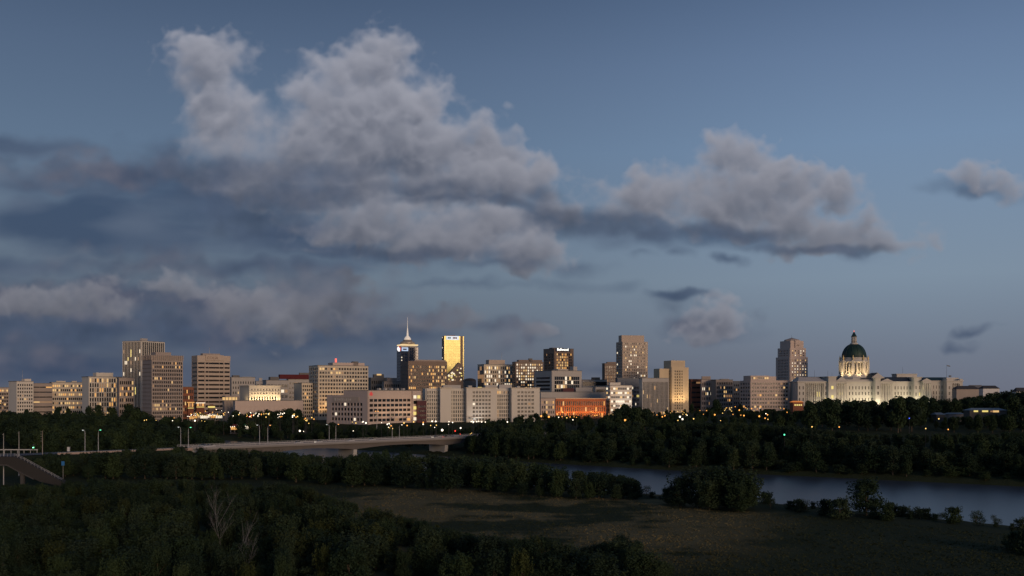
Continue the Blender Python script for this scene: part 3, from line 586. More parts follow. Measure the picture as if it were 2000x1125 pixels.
# slope-topped block in front of it
b = Building('office_block', 'dark brown block with a sloping glazed top dotted with lit windows below the gold tower', (871, 874, 905), 1260, 10); b.m = W_brown; b.cap = False; b.H = b.z(708)
pts = [(0, -1), (b.L, -1), (b.L, b.z(716)), (b.fx(900), b.z(711)), (b.fx(897), b.z(707.5)), (b.fx(893), b.z(711)), (b.fx(889), b.z(717)), (0, b.z(732))]
b.wall.prism(pts, 0, b.D)
for i in range(34):
    px_ = b.rng.uniform(876, 902); py_ = b.rng.uniform(718 + max(0, (890 - px_)) * .9, 745); b.win('F', (0, 0), b.fx(px_), 1.7, b.z(py_), 1.6, b.rng.choice([E_yel, E_white, E_dim]))
b.close(W_brown)
b = Building('low_building', 'low brown building with a rounded barrel roof beside the gold tower', (904, 907, 930), 1300, 12); b.m = W_rust; b.cap = False; b.H = b.z(744); b.core(0, b.L, 0, b.D, -1, b.H)
MB().prism([(b.L * (.5 - .5 * math.cos(a * math.pi / 8)), b.H + 3.6 * math.sin(a * math.pi / 8)) for a in range(9)], 0, b.D).build('barrel_roof', W_brown, b.root)
for c in range(4): b.win('F', (0, 0), b.L * (c + .5) / 4, b.L * .15, b.H * .8, 2, G_brown, dep=.03)
b.close(W_taupe)
# hotel with gold corner
b = B('hotel_block', 'pale hotel with a glowing glass corner and many lit windows', (933, 945, 1001), 712, 1210, W_cream, 9, 14, 22, .55, .55, mt=1.4, mb=14, pal='white', lit=0, litf=lambda r, c: .75 if c < .3 else .4, darks=[G_dark, G_brown, G_grey])
for r in range(9):
    for c in range(3): b.win('L', (0, 0), b.D * (c + .5) / 3, b.D / 3 - .5, 14 + (b.H - 16) * (r + .5) / 9, (b.H - 16) / 9 - .4, E_yel if r < 4 and b.rng.random() < .8 else b.rng.choice([G_blue, E_dim, G_dark]), dep=.05, name='glass_panel')
b.pent(955, 986, 703, .5, W_beige); b.mast(980, 688, .2); b.close(W_cream)
b = B('office_tower', 'brown office block with evenly lit white windows and a flat penthouse', (1001, 1007, 1061), 707, 1190, W_brown, 15, 12, 14, .5, .5, lcols=2, mt=1.4, mb=10, pal='white', lit=0, llit=.05, litf=lambda r, c: .85 if r > .62 else (.6 if r > .45 else .25)); b.pent(1013, 1060, 703, .6); b.pent(1033, 1040, 700, .2, W_dkgrey); b.close(W_brown)
b = B('hotel_tower', 'brown hotel tower with a bright white rooftop sign and amber lit upper windows', (1062, 1083, 1120), 681, 1260, W_brown, 20, 9, 30, .55, .62, lcols=6, mt=5.4, mb=8, pal='amber', lit=0, llit=.08, litf=lambda r, c: .85 if r > .7 and c < .8 else .06, ms=2.6)
x0, x1 = b.fx(1088), b.fx(1112); sg = b.block(x0 - 3, x1 + .8, -.95, -.4, b.z(686.2), b.z(680.2), 'sign_panel', M_navy); letters('Bellwood', 4.4, lamp_mat('sign_bright', (1, .98, .88), 2.6), sg, (x0 - .5, -1.0, b.z(684.6)), UP)
b.pent(1068, 1100, 679, .3, W_dkgrey); b.close(W_brown)
b = B('office_building', 'grey office with a white framed glass front and a ribboned side', (1044, 1078, 1136), 724, 1110, W_grey, 8, 12, 32, .8, .7, lcols=1, lrows=9, lww=.96, lwh=.45, mt=6., mb=8, pal='white', lit=0, llit=0, litf=lambda r, c: .28 if c > .2 else .1, pd=.25, sd=.12, ms=3.2, darks=[G_dark, G_blue, G_blue]); b.pent(1120, 1132, 716, .2, W_grey); b.pent(1090, 1110, 721, .3); b.close(W_grey)
b = B('low_building', 'long grey roofed hall behind the orange lit building, with small red sign lights', (1050, 1056, 1184), 766, 1040, W_grey, 1, 22, 9, .6, .5, mt=2, mb=4, pal='warm', lit=.25); 
b.block(b.fx(1100), b.fx(1122), 2, 14, b.H, b.z(758), 'penthouse', W_maroon); b.block(b.fx(1126), b.fx(1158), 4, 20, b.H, b.z(757), 'penthouse', W_grey); b.close(W_grey)
b = B('arcade_building', 'low building with a colonnaded front glowing deep orange', (1078, 1085, 1183), 779, 985, W_rust, 3, 24, 12, .5, .62, mt=1.6, mb=1.5, pal='amber', lit=.18, pd=.7, sd=.3); MB().box(-.6, b.L + .6, -1.1, b.D, b.H - .1, b.H + .6).build('cornice', W_beige, b.root); b.cap = False; b.close(W_rust); ARCADE = b
b = B('low_building', 'pale block with lit windows adjoining the orange colonnade', (1052, 1056, 1084), 778, 960, W_pink, 4, 6, 10, .5, .5, mt=1.5, pal='amber', lit=.3); b.close(W_pink)
b = B('parking_garage', 'far striped parking decks between the framed office and the brown twin block', (1130, 1137, 1186), 742, 1230, W_grey, 5, 2, 12, .98, .55, mt=.8, mb=2, lit=0, darks=[G_dark]); b.pent(1157, 1172, 737, .3, W_brown); b.close(W_grey)
b = B('office_block', 'grey block with dark ribbon windows beside the white parking deck', (1158, 1163, 1190), 756, 1070, W_grey, 4, 1, 12, .98, .45, mt=.8, mb=2, lit=0, darks=[G_dark]); b.close(W_grey)
b = B('office_tower', 'small brown twin block to the side of the tall beige tower', (1176, 1181, 1206), 710, 1320, W_brown, 12, 7, 14, .5, .6, mt=2.5, mb=8, lit=.12, pal='dim'); b.pent(1186, 1204, 707, .4); b.close(W_brown)
b = B('apartment_tower', 'tall beige tower with a blank cap and a dense grid of small windows', (1204, 1216, 1265), 667, 1160, W_beige, 24, 14, 20, .5, .5, lcols=3, mt=.8, mb=2, pal='white', lit=0, llit=.02, litf=lambda r, c: .22, ms=.7, darks=[G_dark, G_brown, G_grey, G_grey]); b.pent(1211, 1258, 655, .5); b.cap = False; b.close(W_beige)
b = B('parking_garage', 'white parking deck with bright ceiling lights on every level', (1184, 1192, 1234), 753, 1000, W_white, 7, 9, 18, .94, .42, lcols=2, mt=1, mb=1.5, ms=.5, lit=0, llit=.5, pal='white', litf=lambda r, c: .55, darks=[G_grey], pd=.3); b.pent(1190, 1212, 747, .3); b.mast(1219, 742, .15); b.close(W_white); GARAGE = b
b = B('office_block', 'dark slate block with yellow lit windows beside the white parking deck', (1202, 1206, 1256), 739, 1060, W_slate, 7, 16, 12, .5, .5, mt=8, mb=2, pal='yel', lit=.4, darks=[G_dark]); b.close(W_slate)
b = B('office_building', 'pale grey block with closely set wavy vertical fins, lit at street level', (1248, 1254, 1306), 739, 1010, W_grey, 8, 20, 14, .5, .85, mt=3.2, mb=1, pal='warm', lit=0, litf=lambda r, c: .6 if r < .14 else .08, pd=.9, sd=.15, spand=W_dkgrey)
b.close(W_grey)
# tan stepped tower
b = B('stepped_tower', 'tan stepped tower with blank stone faces, lit warmly from its foot', (1297, 1312, 1338), 717, 1090, W_tan, 14, 4, 30, .35, .5, lcols=5, lww=.5, lwh=.75, mt=3, mb=4, lit=.02, ms=2.6, cap=False)
b.core(-.4, b.L + .4, .6, b.D, b.H - .2, b.z(704)); b.core(b.L + .5, b.fx(1345, 3), 3, b.D * .7, -1, b.z(717.5, b.L)); b.block(b.ly(1282) * -.0 - 13, -.6, 4, b.D, -1, b.z(720), 'side_wing', W_tan)
for i in range(3): x = b.L * (.35 + .15 * i); MB().box(x - .25, x + .25, -.7, -.42, 2, b.H - 3).build('pilaster', W_tan, b.root)
b.mast(1315, 701, .4); b.close(W_tan); DECO = b
# mid right
b = B('low_building', 'rust red block with horizontal bands beside the tan stepped tower', (1345, 1349, 1370), 741, 1160, W_rust, 6, 2, 12, .95, .3, mt=1, mb=2, lit=.05); b.close(W_rust)
b = B('office_block', 'pink grey block with a square rooftop box next to the rust red block', (1368, 1370, 1391), 742, 1140, W_pink, 6, 6, 8, .45, .5, mt=2, lit=.15, pal='white'); b.pent(1371, 1388, 735, .5, W_taupe); b.close(W_pink)
b = B('office_block', 'taupe block with lit corner windows and a plain stair tower', (1388, 1398, 1431), 742, 1120, W_taupe, 7, 9, 22, .55, .5, mt=1.6, lit=.25, litf=lambda r, c: .5 if .2 < r < .7 and c > .4 else .08); b.pent(1408, 1424, 740, .3); b.close(W_taupe)
b = B('office_block', 'narrow blue grey block between the taupe block and the wide pale block', (1429, 1432, 1449), 745, 1180, W_slate, 6, 4, 8, .5, .4, mt=2, lit=.1); b.close(W_slate)
b = B('office_building', 'wide pale block with a set back top floor in front of the stepped white tower', (1446, 1466, 1540), 743, 1060, W_pink, 7, 14, 22, .6, .45, lcols=4, mt=1.5, mb=4, lit=.0, llit=.12, litf=lambda r, c: .05, darks=[G_dark, G_brown, G_grey]); 
x0, x1 = b.fx(1466, 3), b.fx(1502, 3); b.core(x0, x1, 3, b.D * .8, b.H - .1, b.z(733.5)); b.face('F', (x0, 3), x1 - x0, b.H + .2, b.z(733.5), 1, 8, .7, .5, .8, .5, .4, .4); b.block(x1 + .2, b.fx(1516, 5), 5, b.D * .6, b.H - .1, b.z(735), 'penthouse'); b.cap = False; b.close(W_pink)
# stepped white tower
b = Building('stepped_tower', 'pale stepped tower with columns of glowing windows beside the domed building', (1516, 1543, 1577), 1120, 38, cat='tower'); b.m = W_pink; b.cap = False; b.H = b.z(697)
b.core(0, b.L, 0, b.D, -1, b.H); b.face('F', (0, 0), b.L, 0, b.H, 16, 6, .32, .42, 2, 6, 1.2, 0, 'white', litf=lambda r, c: .8 if r > .05 else .5, pd=.6); b.face('L', (0, 0), b.D, .01, b.H - .01, 16, 7, .4, .5, 2, 6, 3.2, 0, 'white', litf=lambda r, c: .0, pd=.55)
i1 = 1.4; z1 = b.z(679); b.core(i1, b.L - i1, i1, b.D - i1, b.H - .1, z1); b.face('F', (i1, i1), b.L - 2 * i1, b.H + .02, z1, 3, 5, .32, .45, 2, .5, 1.2, 0, 'white', litf=lambda r, c: .7); b.face('L', (i1, i1), b.D - 2 * i1, b.H + .03, z1 - .01, 3, 6, .4, .5, 2, .5, 3., 0, 'white', litf=lambda r, c: 0)
i2 = 3.; z2 = b.z(665); b.core(i2, b.L - i2, i2, b.D - i2, z1 - .1, z2); b.block(b.L * .35, b.L * .65, 1.6, 3.0, z1, z2 + .6, 'pylon', W_pink); MB().lathe([(1.5, z1 + 3), (1.5, z1 + 3.6)], b.L * .5, 1.4, 10).build('medallion', W_taupe, b.root)
MB().lathe([(b.L * .36, z2), (b.L * .34, z2 + 1.6), (b.L * .12, b.z(659.5)), (.3, b.z(658))], b.L * .5, b.D * .5, 8, False).build('roof', W_taupe, b.root); MB().tube([(b.L * .5, b.D * .5, b.z(659)), (b.L * .5, b.D * .5, b.z(653))], [.15, .08], 5).build('flagpole', M_dark, b.root); b.close(W_pink)
# white apartments: a comb of wings around recessed courts
b = Building('apartment_building', 'long white apartment building of repeated wings with recessed grey courts', (831, 833, 1054), 885, 8); b.m = W_white; b.cap = False; b.H = b.z(758)
b.D = 26.; b.core(0, b.L, 8, 26, -1, b.H - .3)
segs = [(833, 860, 'rec', 6), (860, 881, 'blank', 0), (881, 884, 'rec', 1), (884, 911, 'rec', 6), (911, 970, 'wing', 5), (970, 999, 'rec', 7), (999, 1054, 'wing', 4)]
for (p0, p1, kd, n) in segs:
    if kd == 'rec':
        x0, x1 = b.fx(p0, 7), b.fx(p1, 7); b.core(x0, x1, 7, 8.5, -1, b.H - .6)
        b.face('F', (x0, 7), x1 - x0, 0, b.H - .6, 8, n, .5, .62, 1.4, 1., .2, .0, 'warm', litf=lambda r, c: .7 if (p0 == 970 and c < .1 and r < .4) or (p0 == 970 and r > .9) else .0, darks=[G_dark, G_dark, G_blue])
    else:
        x0, x1 = b.fx(p0), b.fx(p1); b.core(x0, x1, 0, 9, -1, b.H)
        if kd == 'wing': b.face('F', (x0, 0), x1 - x0, 0, b.H, 8, n + 1, .62, .5, 2., 1., (x1 - x0) * .19, 0, 'white', litf=lambda r, c: .03, darks=[G_dark, G_brown, G_grey, G_dark])
        MB().box(x0 - .5, x1 + .5, -.9, 9.4, b.H - .02, b.H + .6).build('cornice', W_cream, b.root)
for p0, p1, py in ((866, 900, 752), (948, 970, 752), (975, 1000, 751), (915, 922, 753), (1010, 1016, 754)):
    x0, x1 = b.fx(p0, 12), b.fx(p1, 12); b.block(x0, x1, 12, 20, b.H - .5, b.z(py, x0, 12), 'penthouse', W_grey)
MB().box(b.fx(917), b.fx(947), -5, -.6, 4.2, 4.9).build('entrance_canopy', W_white, b.root); APTS = b; b.close(W_white)
# right end houses
def house(label, p0, p1, yr, ye, d, wm, rm, wins=(), base=None, group=None):
    b = Building('house', label, (p0, p0 + .1, p1), d, 2 + math.degrees(math.atan((p0 - 1000) / F)), cat='house', group=group); b.D = 9.; he, hr = b.z(ye), b.z(yr)
    MB().box(0, b.L, 0, b.D, -2, he).build('wall', wm, b.root)
    MB().add([(-.6, -.6, he), (b.L + .6, -.6, he), (b.L + .6, b.D + .6, he), (-.6, b.D + .6, he), (b.L * .12, b.D / 2, hr), (b.L * .88, b.D / 2, hr)], [(0, 1, 5, 4), (2, 3, 4, 5), (1, 2, 5), (3, 0, 4), (3, 2, 1, 0)]).build('roof', rm, b.root)
    for (p, py, w, h, m) in wins: inst('window', unit(m), b.root, (b.fx(p), -.05, b.z(py)), (w, .2, h))
    return b
M_shing = mat('shingle_dark', (.045, .045, .05), .9, var=.3, scale=1.); W_shed = mat('wall_shed', (.09, .085, .08), .8, var=.15); M_metalroof = mat('roof_pale_blue', (.13, .165, .185), .5, var=.1, scale=.5); W_vinyl = mat('wall_vinyl', (.5, .5, .5), .6, var=.05)
house('grey house with a long low roof beside the end of the domed building', 1868, 1912, 753.5, 760, 1000, W_taupe, M_shing); house('pale gabled house behind the grey low roofed house', 1893, 1925, 752, 758, 1060, W_vinyl, M_roof); house('white house with a dark peaked roof among the trees by the grey house', 1920, 1952, 753, 759, 1040, W_vinyl, M_shing)
house('white gabled cottage at the edge of the wood with a dark roof', 1986, 2012, 757, 765, 980, W_vinyl, M_shing)
house('pale blue roofed pavilion with lit windows among dark riverside trees', 1894, 1966, 797, 801.5, 690, W_shed, M_metalroof, [(1906, 803, 3, 1.2, E_yel), (1924, 803, 4.2, 1.3, E_yel), (1937, 803.5, 2, 1, E_dim), (1945, 803.5, 4.2, 1.3, E_warm), (1942, 813, 1.6, 1.2, E_warm)])
house('low shed with a pale roof half hidden by dark trees', 1829, 1846, 806, 810, 720, W_shed, M_metalroof); house('long low hut with a pale roof behind the lamp by the wood', 1853, 1886, 806, 809, 740, W_taupe, M_metalroof)
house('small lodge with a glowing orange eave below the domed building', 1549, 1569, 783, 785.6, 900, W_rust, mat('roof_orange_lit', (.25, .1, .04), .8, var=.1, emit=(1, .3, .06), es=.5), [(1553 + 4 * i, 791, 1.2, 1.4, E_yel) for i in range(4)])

# ---------------------------------------------------------------- domed legislature
b = Building('legislature', 'long domed stone legislature with green roofs, porticoes and a floodlit drum', (1554, 1555, 1877), 1050, math.degrees(math.atan(555 / F)), cat='building', zb=20.)
M_cop = mat('copper_roof', (.010, .030, .027), .55, var=.25, scale=.2, streak=True); M_slateroof = mat('slate_roof', (.03, .04, .05), .6, var=.2); LEG = b; R = b.root; X = b.fx; Z = b.z; b.D = 30
W_leg = W_stone; zc = Z(745)
def leg_block(p0, p1, y0, y1, py, name='wall', m=None): return MB().box(X(p0), X(p1), y0, y1, -2, Z(py)).build(name, m or W_leg, R)
def leg_cornice(p0, p1, y0, y1, py, h=.9, pr=.8): MB().box(X(p0) - pr, X(p1) + pr, y0 - pr, y1 + pr, Z(py) - h, Z(py) + .12).build('cornice', W_leg, R)
def leg_wing(p0, p1, y0, y1, py, cols, rows=(757.5, 768.5, 780), lit=.04, w=.30):
    MB().box(X(p0), X(p1), y0 + .5, y1, -2, Z(py)).build('wall', W_leg, R); L = X(p1) - X(p0); bw = L / cols; wl = MB()
    edges = [X(p0)]
    for c in range(cols): edges += [X(p0) + (c + .5 - w / 2) * bw, X(p0) + (c + .5 + w / 2) * bw]
    edges.append(X(p1))
    for i in range(0, len(edges), 2): wl.box(edges[i], edges[i + 1], y0, y0 + .5, -2, Z(py) - .01)
    hs = [1.7 if r < 2 else 1.5 for r in range(len(rows))]
    cuts = [-2.]
    for q, hh in sorted([(Z(r), h_) for r, h_ in zip(rows, hs)]): cuts += [q - hh, q + hh]
    cuts.append(Z(py) - .02)
    for i in range(0, len(cuts), 2): wl.box(X(p0) + .1, X(p1) - .1, y0 + .02, y0 + .5, cuts[i], cuts[i + 1])
    wl.build('facing', W_leg, R)
    for r, h_ in zip(rows, hs):
        for c in range(cols): inst('window', unit(E_yel if b.rng.random() < lit else G_dark), R, (X(p0) + (c + .5) * bw, y0 + .42, Z(r)), (bw * w + .05, .2, 2 * h_ + .05))
def leg_columns(p0, p1, n, y, z0, z1, r=.55):
    for i in range(n):
        x = X(p0) + (X(p1) - X(p0)) * i / (n - 1); MB().lathe([(r * 1.3, z0), (r * 1.3, z0 + .6), (r, z0 + .7), (r * .85, z1 - .8), (r * 1.25, z1 - .4), (r * 1.25, z1)], x, y, 10).build('column', W_leg, R)
def leg_pediment(p0, p1, pa, pb, y0, y1):
    xa, xb = X(p0), X(p1); MB().prism([(xa - .6, Z(pb)), (xb + .6, Z(pb)), ((xa + xb) / 2, Z(pa))], y0, y0 + 1.2).build('pediment', W_leg, R)
    MB().prism([(xa - 1, Z(pb) + .1), (xb + 1, Z(pb) + .1), ((xa + xb) / 2, Z(pa) + .5)], y0 + 1.2, y1).build('roof', M_slateroof, R)
# left pavilion
leg_wing(1555, 1569, -6, 22, 745, 2); leg_block(1569, 1606, -3.5, 22, 745); leg_wing(1606, 1613, -6, 22, 745, 1); leg_columns(1571.5, 1604, 9, -5.2, 0, Z(749)); MB().box(X(1569), X(1606), -6, -3.4, Z(749), Z(745)).build('entablature', W_leg, R); leg_cornice(1555, 1613, -6, 22, 745)
for i in range(8): inst('window', unit(E_yel if i in (5, 6) else G_dark), R, (X(1573.6 + 4 * i), -3.55, Z(770)), (1.1, .2, 5))
MB().add([(X(1556), -5, zc), (X(1612), -5, zc), (X(1612), 21, zc), (X(1556), 21, zc), (X(1562), 4, Z(736.5)), (X(1600), 4, Z(736.5)), (X(1600), 14, Z(736.5)), (X(1562), 14, Z(736.5))], [(0, 1, 5, 4), (1, 2, 6, 5), (2, 3, 7, 6), (3, 0, 4, 7), (4, 5, 6, 7)]).build('attic_roof', W_grey, R)
MB().box(X(1584), X(1612), 14, 24, zc, Z(735.5)).build('roof', M_cop, R)
leg_wing(1613, 1628, -9, 20, 735.5, 1, (757, 775), .5); leg_cornice(1613, 1628, -9, 20, 735.5, .7); leg_cornice(1613.4, 1627.6, -9, 20, 745, .5, .5)
# first portico
leg_block(1628, 1650, -4.5, 20, 745); leg_columns(1630, 1648.5, 5, -7.6, 6, Z(749)); MB().box(X(1628), X(1650), -8.6, -4.6, -2, 6).build('portico_base', W_leg, R); MB().box(X(1628), X(1650), -8.4, -4.6, Z(749), Z(745)).build('entablature', W_leg, R); leg_cornice(1628.2, 1649.8, -8.5, 4, 745, .5, .7); leg_pediment(1628.5, 1649.5, 735.5, 744.6, -9, 18)
for i in range(4): inst('window', unit(E_yel if i in (1, 2) else G_dark), R, (X(1632.3 + 4.5 * i), -4.55, Z(769)), (1.2, .2, 2.6)); inst('window', unit(G_dark), R, (X(1632.3 + 4.5 * i), -4.55, Z(757)), (1.2, .2, 3))
leg_wing(1650, 1706, 0, 26, 745, 9); leg_cornice(1650, 1706, 0, 26, 745); MB().box(X(1652), X(1706), 1.6, 24, zc, Z(741)).build('parapet', W_leg, R)
leg_wing(1706, 1716, -6, 22, 738, 1, (757, 768)); leg_cornice(1706, 1716, -6, 22, 738, .8)
xa = [(X(1683), 2, Z(741)), (X(1717), 2, Z(741)), (X(1717), 26, Z(741)), (X(1683), 26, Z(741)), (X(1697), 14, Z(729.5)), (X(1717), 14, Z(729.5))]
MB().add(xa, [(0, 1, 5, 4), (2, 3, 4, 5), (3, 0, 4), (1, 2, 5), (3, 2, 1, 0)]).build('roof', M_slateroof, R)
MB().prism([(X(1705), Z(738.5)), (X(1733), Z(738.5)), (X(1719), Z(728))], 6, 8).build('pediment', W_leg, R); leg_block(1706, 1733, 7, 26, 738.6); MB().prism([(X(1705) - .3, Z(738.4)), (X(1733) + .3, Z(738.4)), (X(1719), Z(727.4))], 8.05, 27).build('roof', M_slateroof, R)
# second portico
leg_block(1716, 1741, -2, 22, 745); leg_columns(1718, 1739, 6, -5, 4, Z(749.5)); MB().box(X(1716), X(1741), -6, -2.1, -2, 4).build('portico_base', W_leg, R); MB().box(X(1716), X(1741), -5.8, -2.1, Z(749.5), Z(745)).build('entablature', W_leg, R); leg_cornice(1716.3, 1740.7, -5.9, 4, 745, .5, .7); leg_pediment(1718, 1739, 739.5, 744.6, -6.4, 12)
for i in range(5):
    for py in (757, 768.5): inst('window', unit(G_dark), R, (X(1720.1 + 4.2 * i), -2.05, Z(py)), (1.1, .2, 3))
leg_wing(1741, 1782, 2, 26, 745, 7); leg_cornice(1741, 1782, 2, 26, 745)
MB().add([(X(1733), 2, zc), (X(1783), 2, zc), (X(1783), 26, zc), (X(1733), 26, zc), (X(1733), 14, Z(736)), (X(1783), 14, Z(736))], [(0, 1, 5, 4), (2, 3, 4, 5), (1, 2, 5), (3, 0, 4), (3, 2, 1, 0)]).build('roof', M_slateroof, R)
# third pavilion and right wing
leg_block(1763, 1803, 16, 30, 729.5, 'attic'); leg_cornice(1763, 1803, 16, 30, 729.5, .7, .4)
leg_wing(1782, 1796, -5, 22, 736.5, 2, (757, 770), .4); leg_cornice(1782, 1796, -5, 22, 736.5, .7); leg_block(1796, 1813, -6, 22, 745); leg_columns(1797.5, 1811.5, 5, -8.6, 5, Z(749)); MB().box(X(1796), X(1813), -9.5, -6.1, -2, 5).build('portico_base', W_leg, R); MB().box(X(1796), X(1813), -9.3, -6.1, Z(749), Z(745)).build('entablature', W_leg, R); leg_pediment(1793, 1813, 739, 744.8, -9.6, 10)
for i in range(4): inst('window', unit(G_dark if i else E_yel), R, (X(1799.2 + 3.5 * i), -6.05, Z(758)), (1.1, .2, 3))
leg_wing(1813, 1846, 4, 26, 743.5, 6, (756, 767, 776)); leg_cornice(1813, 1846, 4, 26, 743.5); MB().add([(X(1800), 5, Z(743)), (X(1860), 5, Z(743)), (X(1860), 25, Z(743)), (X(1800), 25, Z(743)), (X(1800), 15, Z(736.5)), (X(1862), 15, Z(736.5))], [(0, 1, 5, 4), (2, 3, 4, 5), (1, 2, 5), (3, 0, 4), (3, 2, 1, 0)]).build('roof', M_cop, R)
leg_wing(1846, 1856, -4, 22, 740, 1); leg_block(1856, 1871, -1.5, 22, 744); leg_columns(1858, 1869.5, 4, -3, 8, Z(749)); MB().box(X(1856), X(1871), -4, -1.6, Z(749), Z(744)).build('entablature', W_leg, R); MB().box(X(1856), X(1871), -4, -1.6, -2, 8).build('portico_base', W_leg, R); leg_wing(1871, 1877, -4, 22, 740, 1); leg_cornice(1846, 1877, -4, 22, 743.5, .9); leg_block(1850, 1874, 2, 18, 737.5, 'attic')
inst('urn', unit(M_dark), R, (X(1862), 8, Z(734.5)), (2.2, 1.5, 1.5))
# dome
cx, cy = X(1668, 22), 22.; dk = (1050 + 22) / F
def dp(prof, name, m, seg=32, smooth=True, a0=0., par=None): return MB().lathe([(r * dk, z) for r, z in prof], cx, cy, seg, smooth, a0).build(name, m, par or R)
zz = lambda py: Z(py, 0, 22)
dp([(33, zz(748)), (33, zz(738)), (31, zz(737)), (29.5, zz(733)), (27, zz(732.5))], 'plinth', W_leg, 8, False, math.pi / 8)
DRUM = dp([(22.5, zz(733)), (22.5, zz(706))], 'drum', W_leg); dp([(26.6, zz(733)), (26.6, zz(730.5))], 'drum_base', W_leg); dp([(26.4, zz(709)), (26.8, zz(705.5)), (25.6, zz(705)), (24, zz(703.8)), (24, zz(699.5)), (24.6, zz(699)), (23.2, zz(698.5))], 'drum_cornice', W_leg)
for k in range(24):
    a = 2 * math.pi * (k + .5) / 24; x, y = cx + 25.2 * dk * math.cos(a), cy + 25.2 * dk * math.sin(a)
    MB().lathe([(.95, zz(730.6)), (.9, zz(729)), (.72, zz(728)), (.62, zz(711)), (.9, zz(709.2)), (.9, zz(708.8))], x, y, 8).build('column', W_leg, DRUM)
for k in range(12):
    a = 2 * math.pi * (k + .25) / 12; o = inst('window', unit(G_dark), DRUM, (cx + 22.4 * dk * math.cos(a), cy + 22.4 * dk * math.sin(a), zz(718.5)), (.5, 1.9, 7.2)); o.rotation_euler = (0, 0, a)
for k in range(8):
    a = 2 * math.pi * k / 8 + math.pi / 8; x, y = cx + 26 * dk * math.cos(a), cy + 26 * dk * math.sin(a)
    MB().box(-1.3, 1.3, -1.3, 1.3, zz(731), zz(704))  .build('buttress', W_leg, DRUM, (x, y, 0)).rotation_euler = (0, 0, a)
    MB().lathe([(1.0, zz(704)), (.8, zz(703)), (.95, zz(700)), (.75, zz(697.5)), (.3, zz(696.5)), (.42, zz(695.4)), (.12, zz(694))], x, y, 8).build('statue', mat('gilded_stone', (.6, .46, .22), .5, var=.1), DRUM)
prof = [(23.2 * math.cos(t) ** .92 if t < 1.5 else 4.4, zz(699) + (zz(671.5) - zz(699)) * math.sin(t)) for t in [i * 1.42 / 14 for i in range(15)]]
DOME = dp([(23.4, zz(700))] + prof, 'dome', M_cop, 48)
for k in range(12):
    a = 2 * math.pi * k / 12; MB().tube([(cx + r * dk * 1.005 * math.cos(a), cy + r * dk * 1.005 * math.sin(a), z) for r, z in prof], [.32] * len(prof), 5).build('dome_rib', M_cop, DOME)
dp([(7.4, zz(673.4)), (7.4, zz(671)), (6.4, zz(670)), (5.2, zz(669.6))], 'lantern_base', W_leg, 16); LANT = dp([(3.6, zz(670)), (3.6, zz(657))], 'lantern', W_leg, 12)
for k in range(8):
    a = 2 * math.pi * k / 8; MB().lathe([(.4, zz(669.8)), (.34, zz(657.4))], cx + 4.7 * dk * math.cos(a), cy + 4.7 * dk * math.sin(a), 6).build('lantern_column', W_leg, LANT)
dp([(5.3, zz(657.6)), (5.3, zz(656.2)), (4.6, zz(656)), (1.2, zz(649)), (1., zz(648.4))], 'lantern_roof', M_cop, 16, par=LANT); dp([(.9, zz(648.6)), (1.2, zz(647.3)), (.8, zz(646)), (.2, zz(644.6))], 'finial', lamp_mat('finial_red', (1, .2, .14), .8), 8)
for px, p0, y in ((1596.5, 723, 10), (1621.5, 723, 8), (1634.5, 728, 16), (1713, 724, 14), (1779, 716, 22), (1857, 712, 10)): MB().tube([(X(px), y, Z(745)), (X(px), y, Z(p0))], [.16, .08], 5).build('flagpole', M_dark, R)
MB().prism([(X(1857.4), Z(712.4)), (X(1864), Z(714)), (X(1864), Z(716)), (X(1857.4), Z(714.4))], 9.9, 10).build('flag', W_dkgrey, R)

# ---------------------------------------------------------------- floodlights (each lamp belongs to the building it lights)
M_fl = lamp_mat('floodlight_lens', (1, .8, .5), 3.)
def flood(root, loc, target, watts, col, spread=100, size=1.2):
    l = bpy.data.lights.new('floodlight', 'SPOT'); l.energy = watts; l.color = col; l.spot_size = math.radians(spread); l.spot_blend = .9; l.shadow_soft_size = size
    o = bpy.data.objects.new('floodlight', l); COL.objects.link(o); o.parent = root; o.location = loc; o.rotation_euler = (Vector(target) - Vector(loc)).to_track_quat('-Z', 'Y').to_euler()
    MB().box(-.4, .4, -.25, .25, -.3, .3).build('floodlight_housing', M_dark, root, (loc[0], loc[1], loc[2] - .9))
FL = 1.0
WARM = (1, .70, .36); GREENISH = (1, .87, .58); ORANGE = (1, .42, .1)
s = STATION
for i in range(5): x = s.L * (i + .5) / 5; flood(s.root, (x, -4.5, 17.6), (x, 0, 27), 6500 * FL, WARM, 130)
flood(s.root, (-4, 3, 17.6), (0, 7, 26), 1500 * FL, WARM, 110)
for a in (-2.75, -2.2, -1.57, -.95, -.4): flood(R, (cx + 36 * dk * math.cos(a), cy + 36 * dk * math.sin(a), zz(737)), (cx + 24 * dk * math.cos(a), cy + 24 * dk * math.sin(a), zz(714)), 9500 * FL, WARM, 110)
flood(R, (cx - 3, cy - 19, zz(699)), (cx, cy, zz(665)), 1500 * FL, WARM, 60); flood(R, (cx + 4, cy - 19, zz(699)), (cx, cy, zz(665)), 1500 * FL, WARM, 60)
for px, y, w in ((1620, -13, 4200), (1640, -14, 5000), (1664, -8, 4200), (1682, -8, 4200), (1697, -8, 4500), (1711, -12, 5200), (1728, -11, 3500), (1752, -7, 4200), (1772, -7, 5600), (1789, -11, 6500), (1805, -14, 4500), (1592, -11, 3000)): flood(R, (X(px), y, 7.5), (X(px), y + 8, Z(762)), w * 1.2 * FL, GREENISH, 150)
s = DECO
for x in (s.L * .15, s.L * .5, s.L * .85, s.L + 6): flood(s.root, (x, -8, 8), (x, 0, s.H * .55), 9000 * FL, (1, .66, .32), 100)
flood(s.root, (-12, 2, 8), (-4, 10, s.H * .5), 7000 * FL, (1, .62, .24), 100)
s = ARCADE
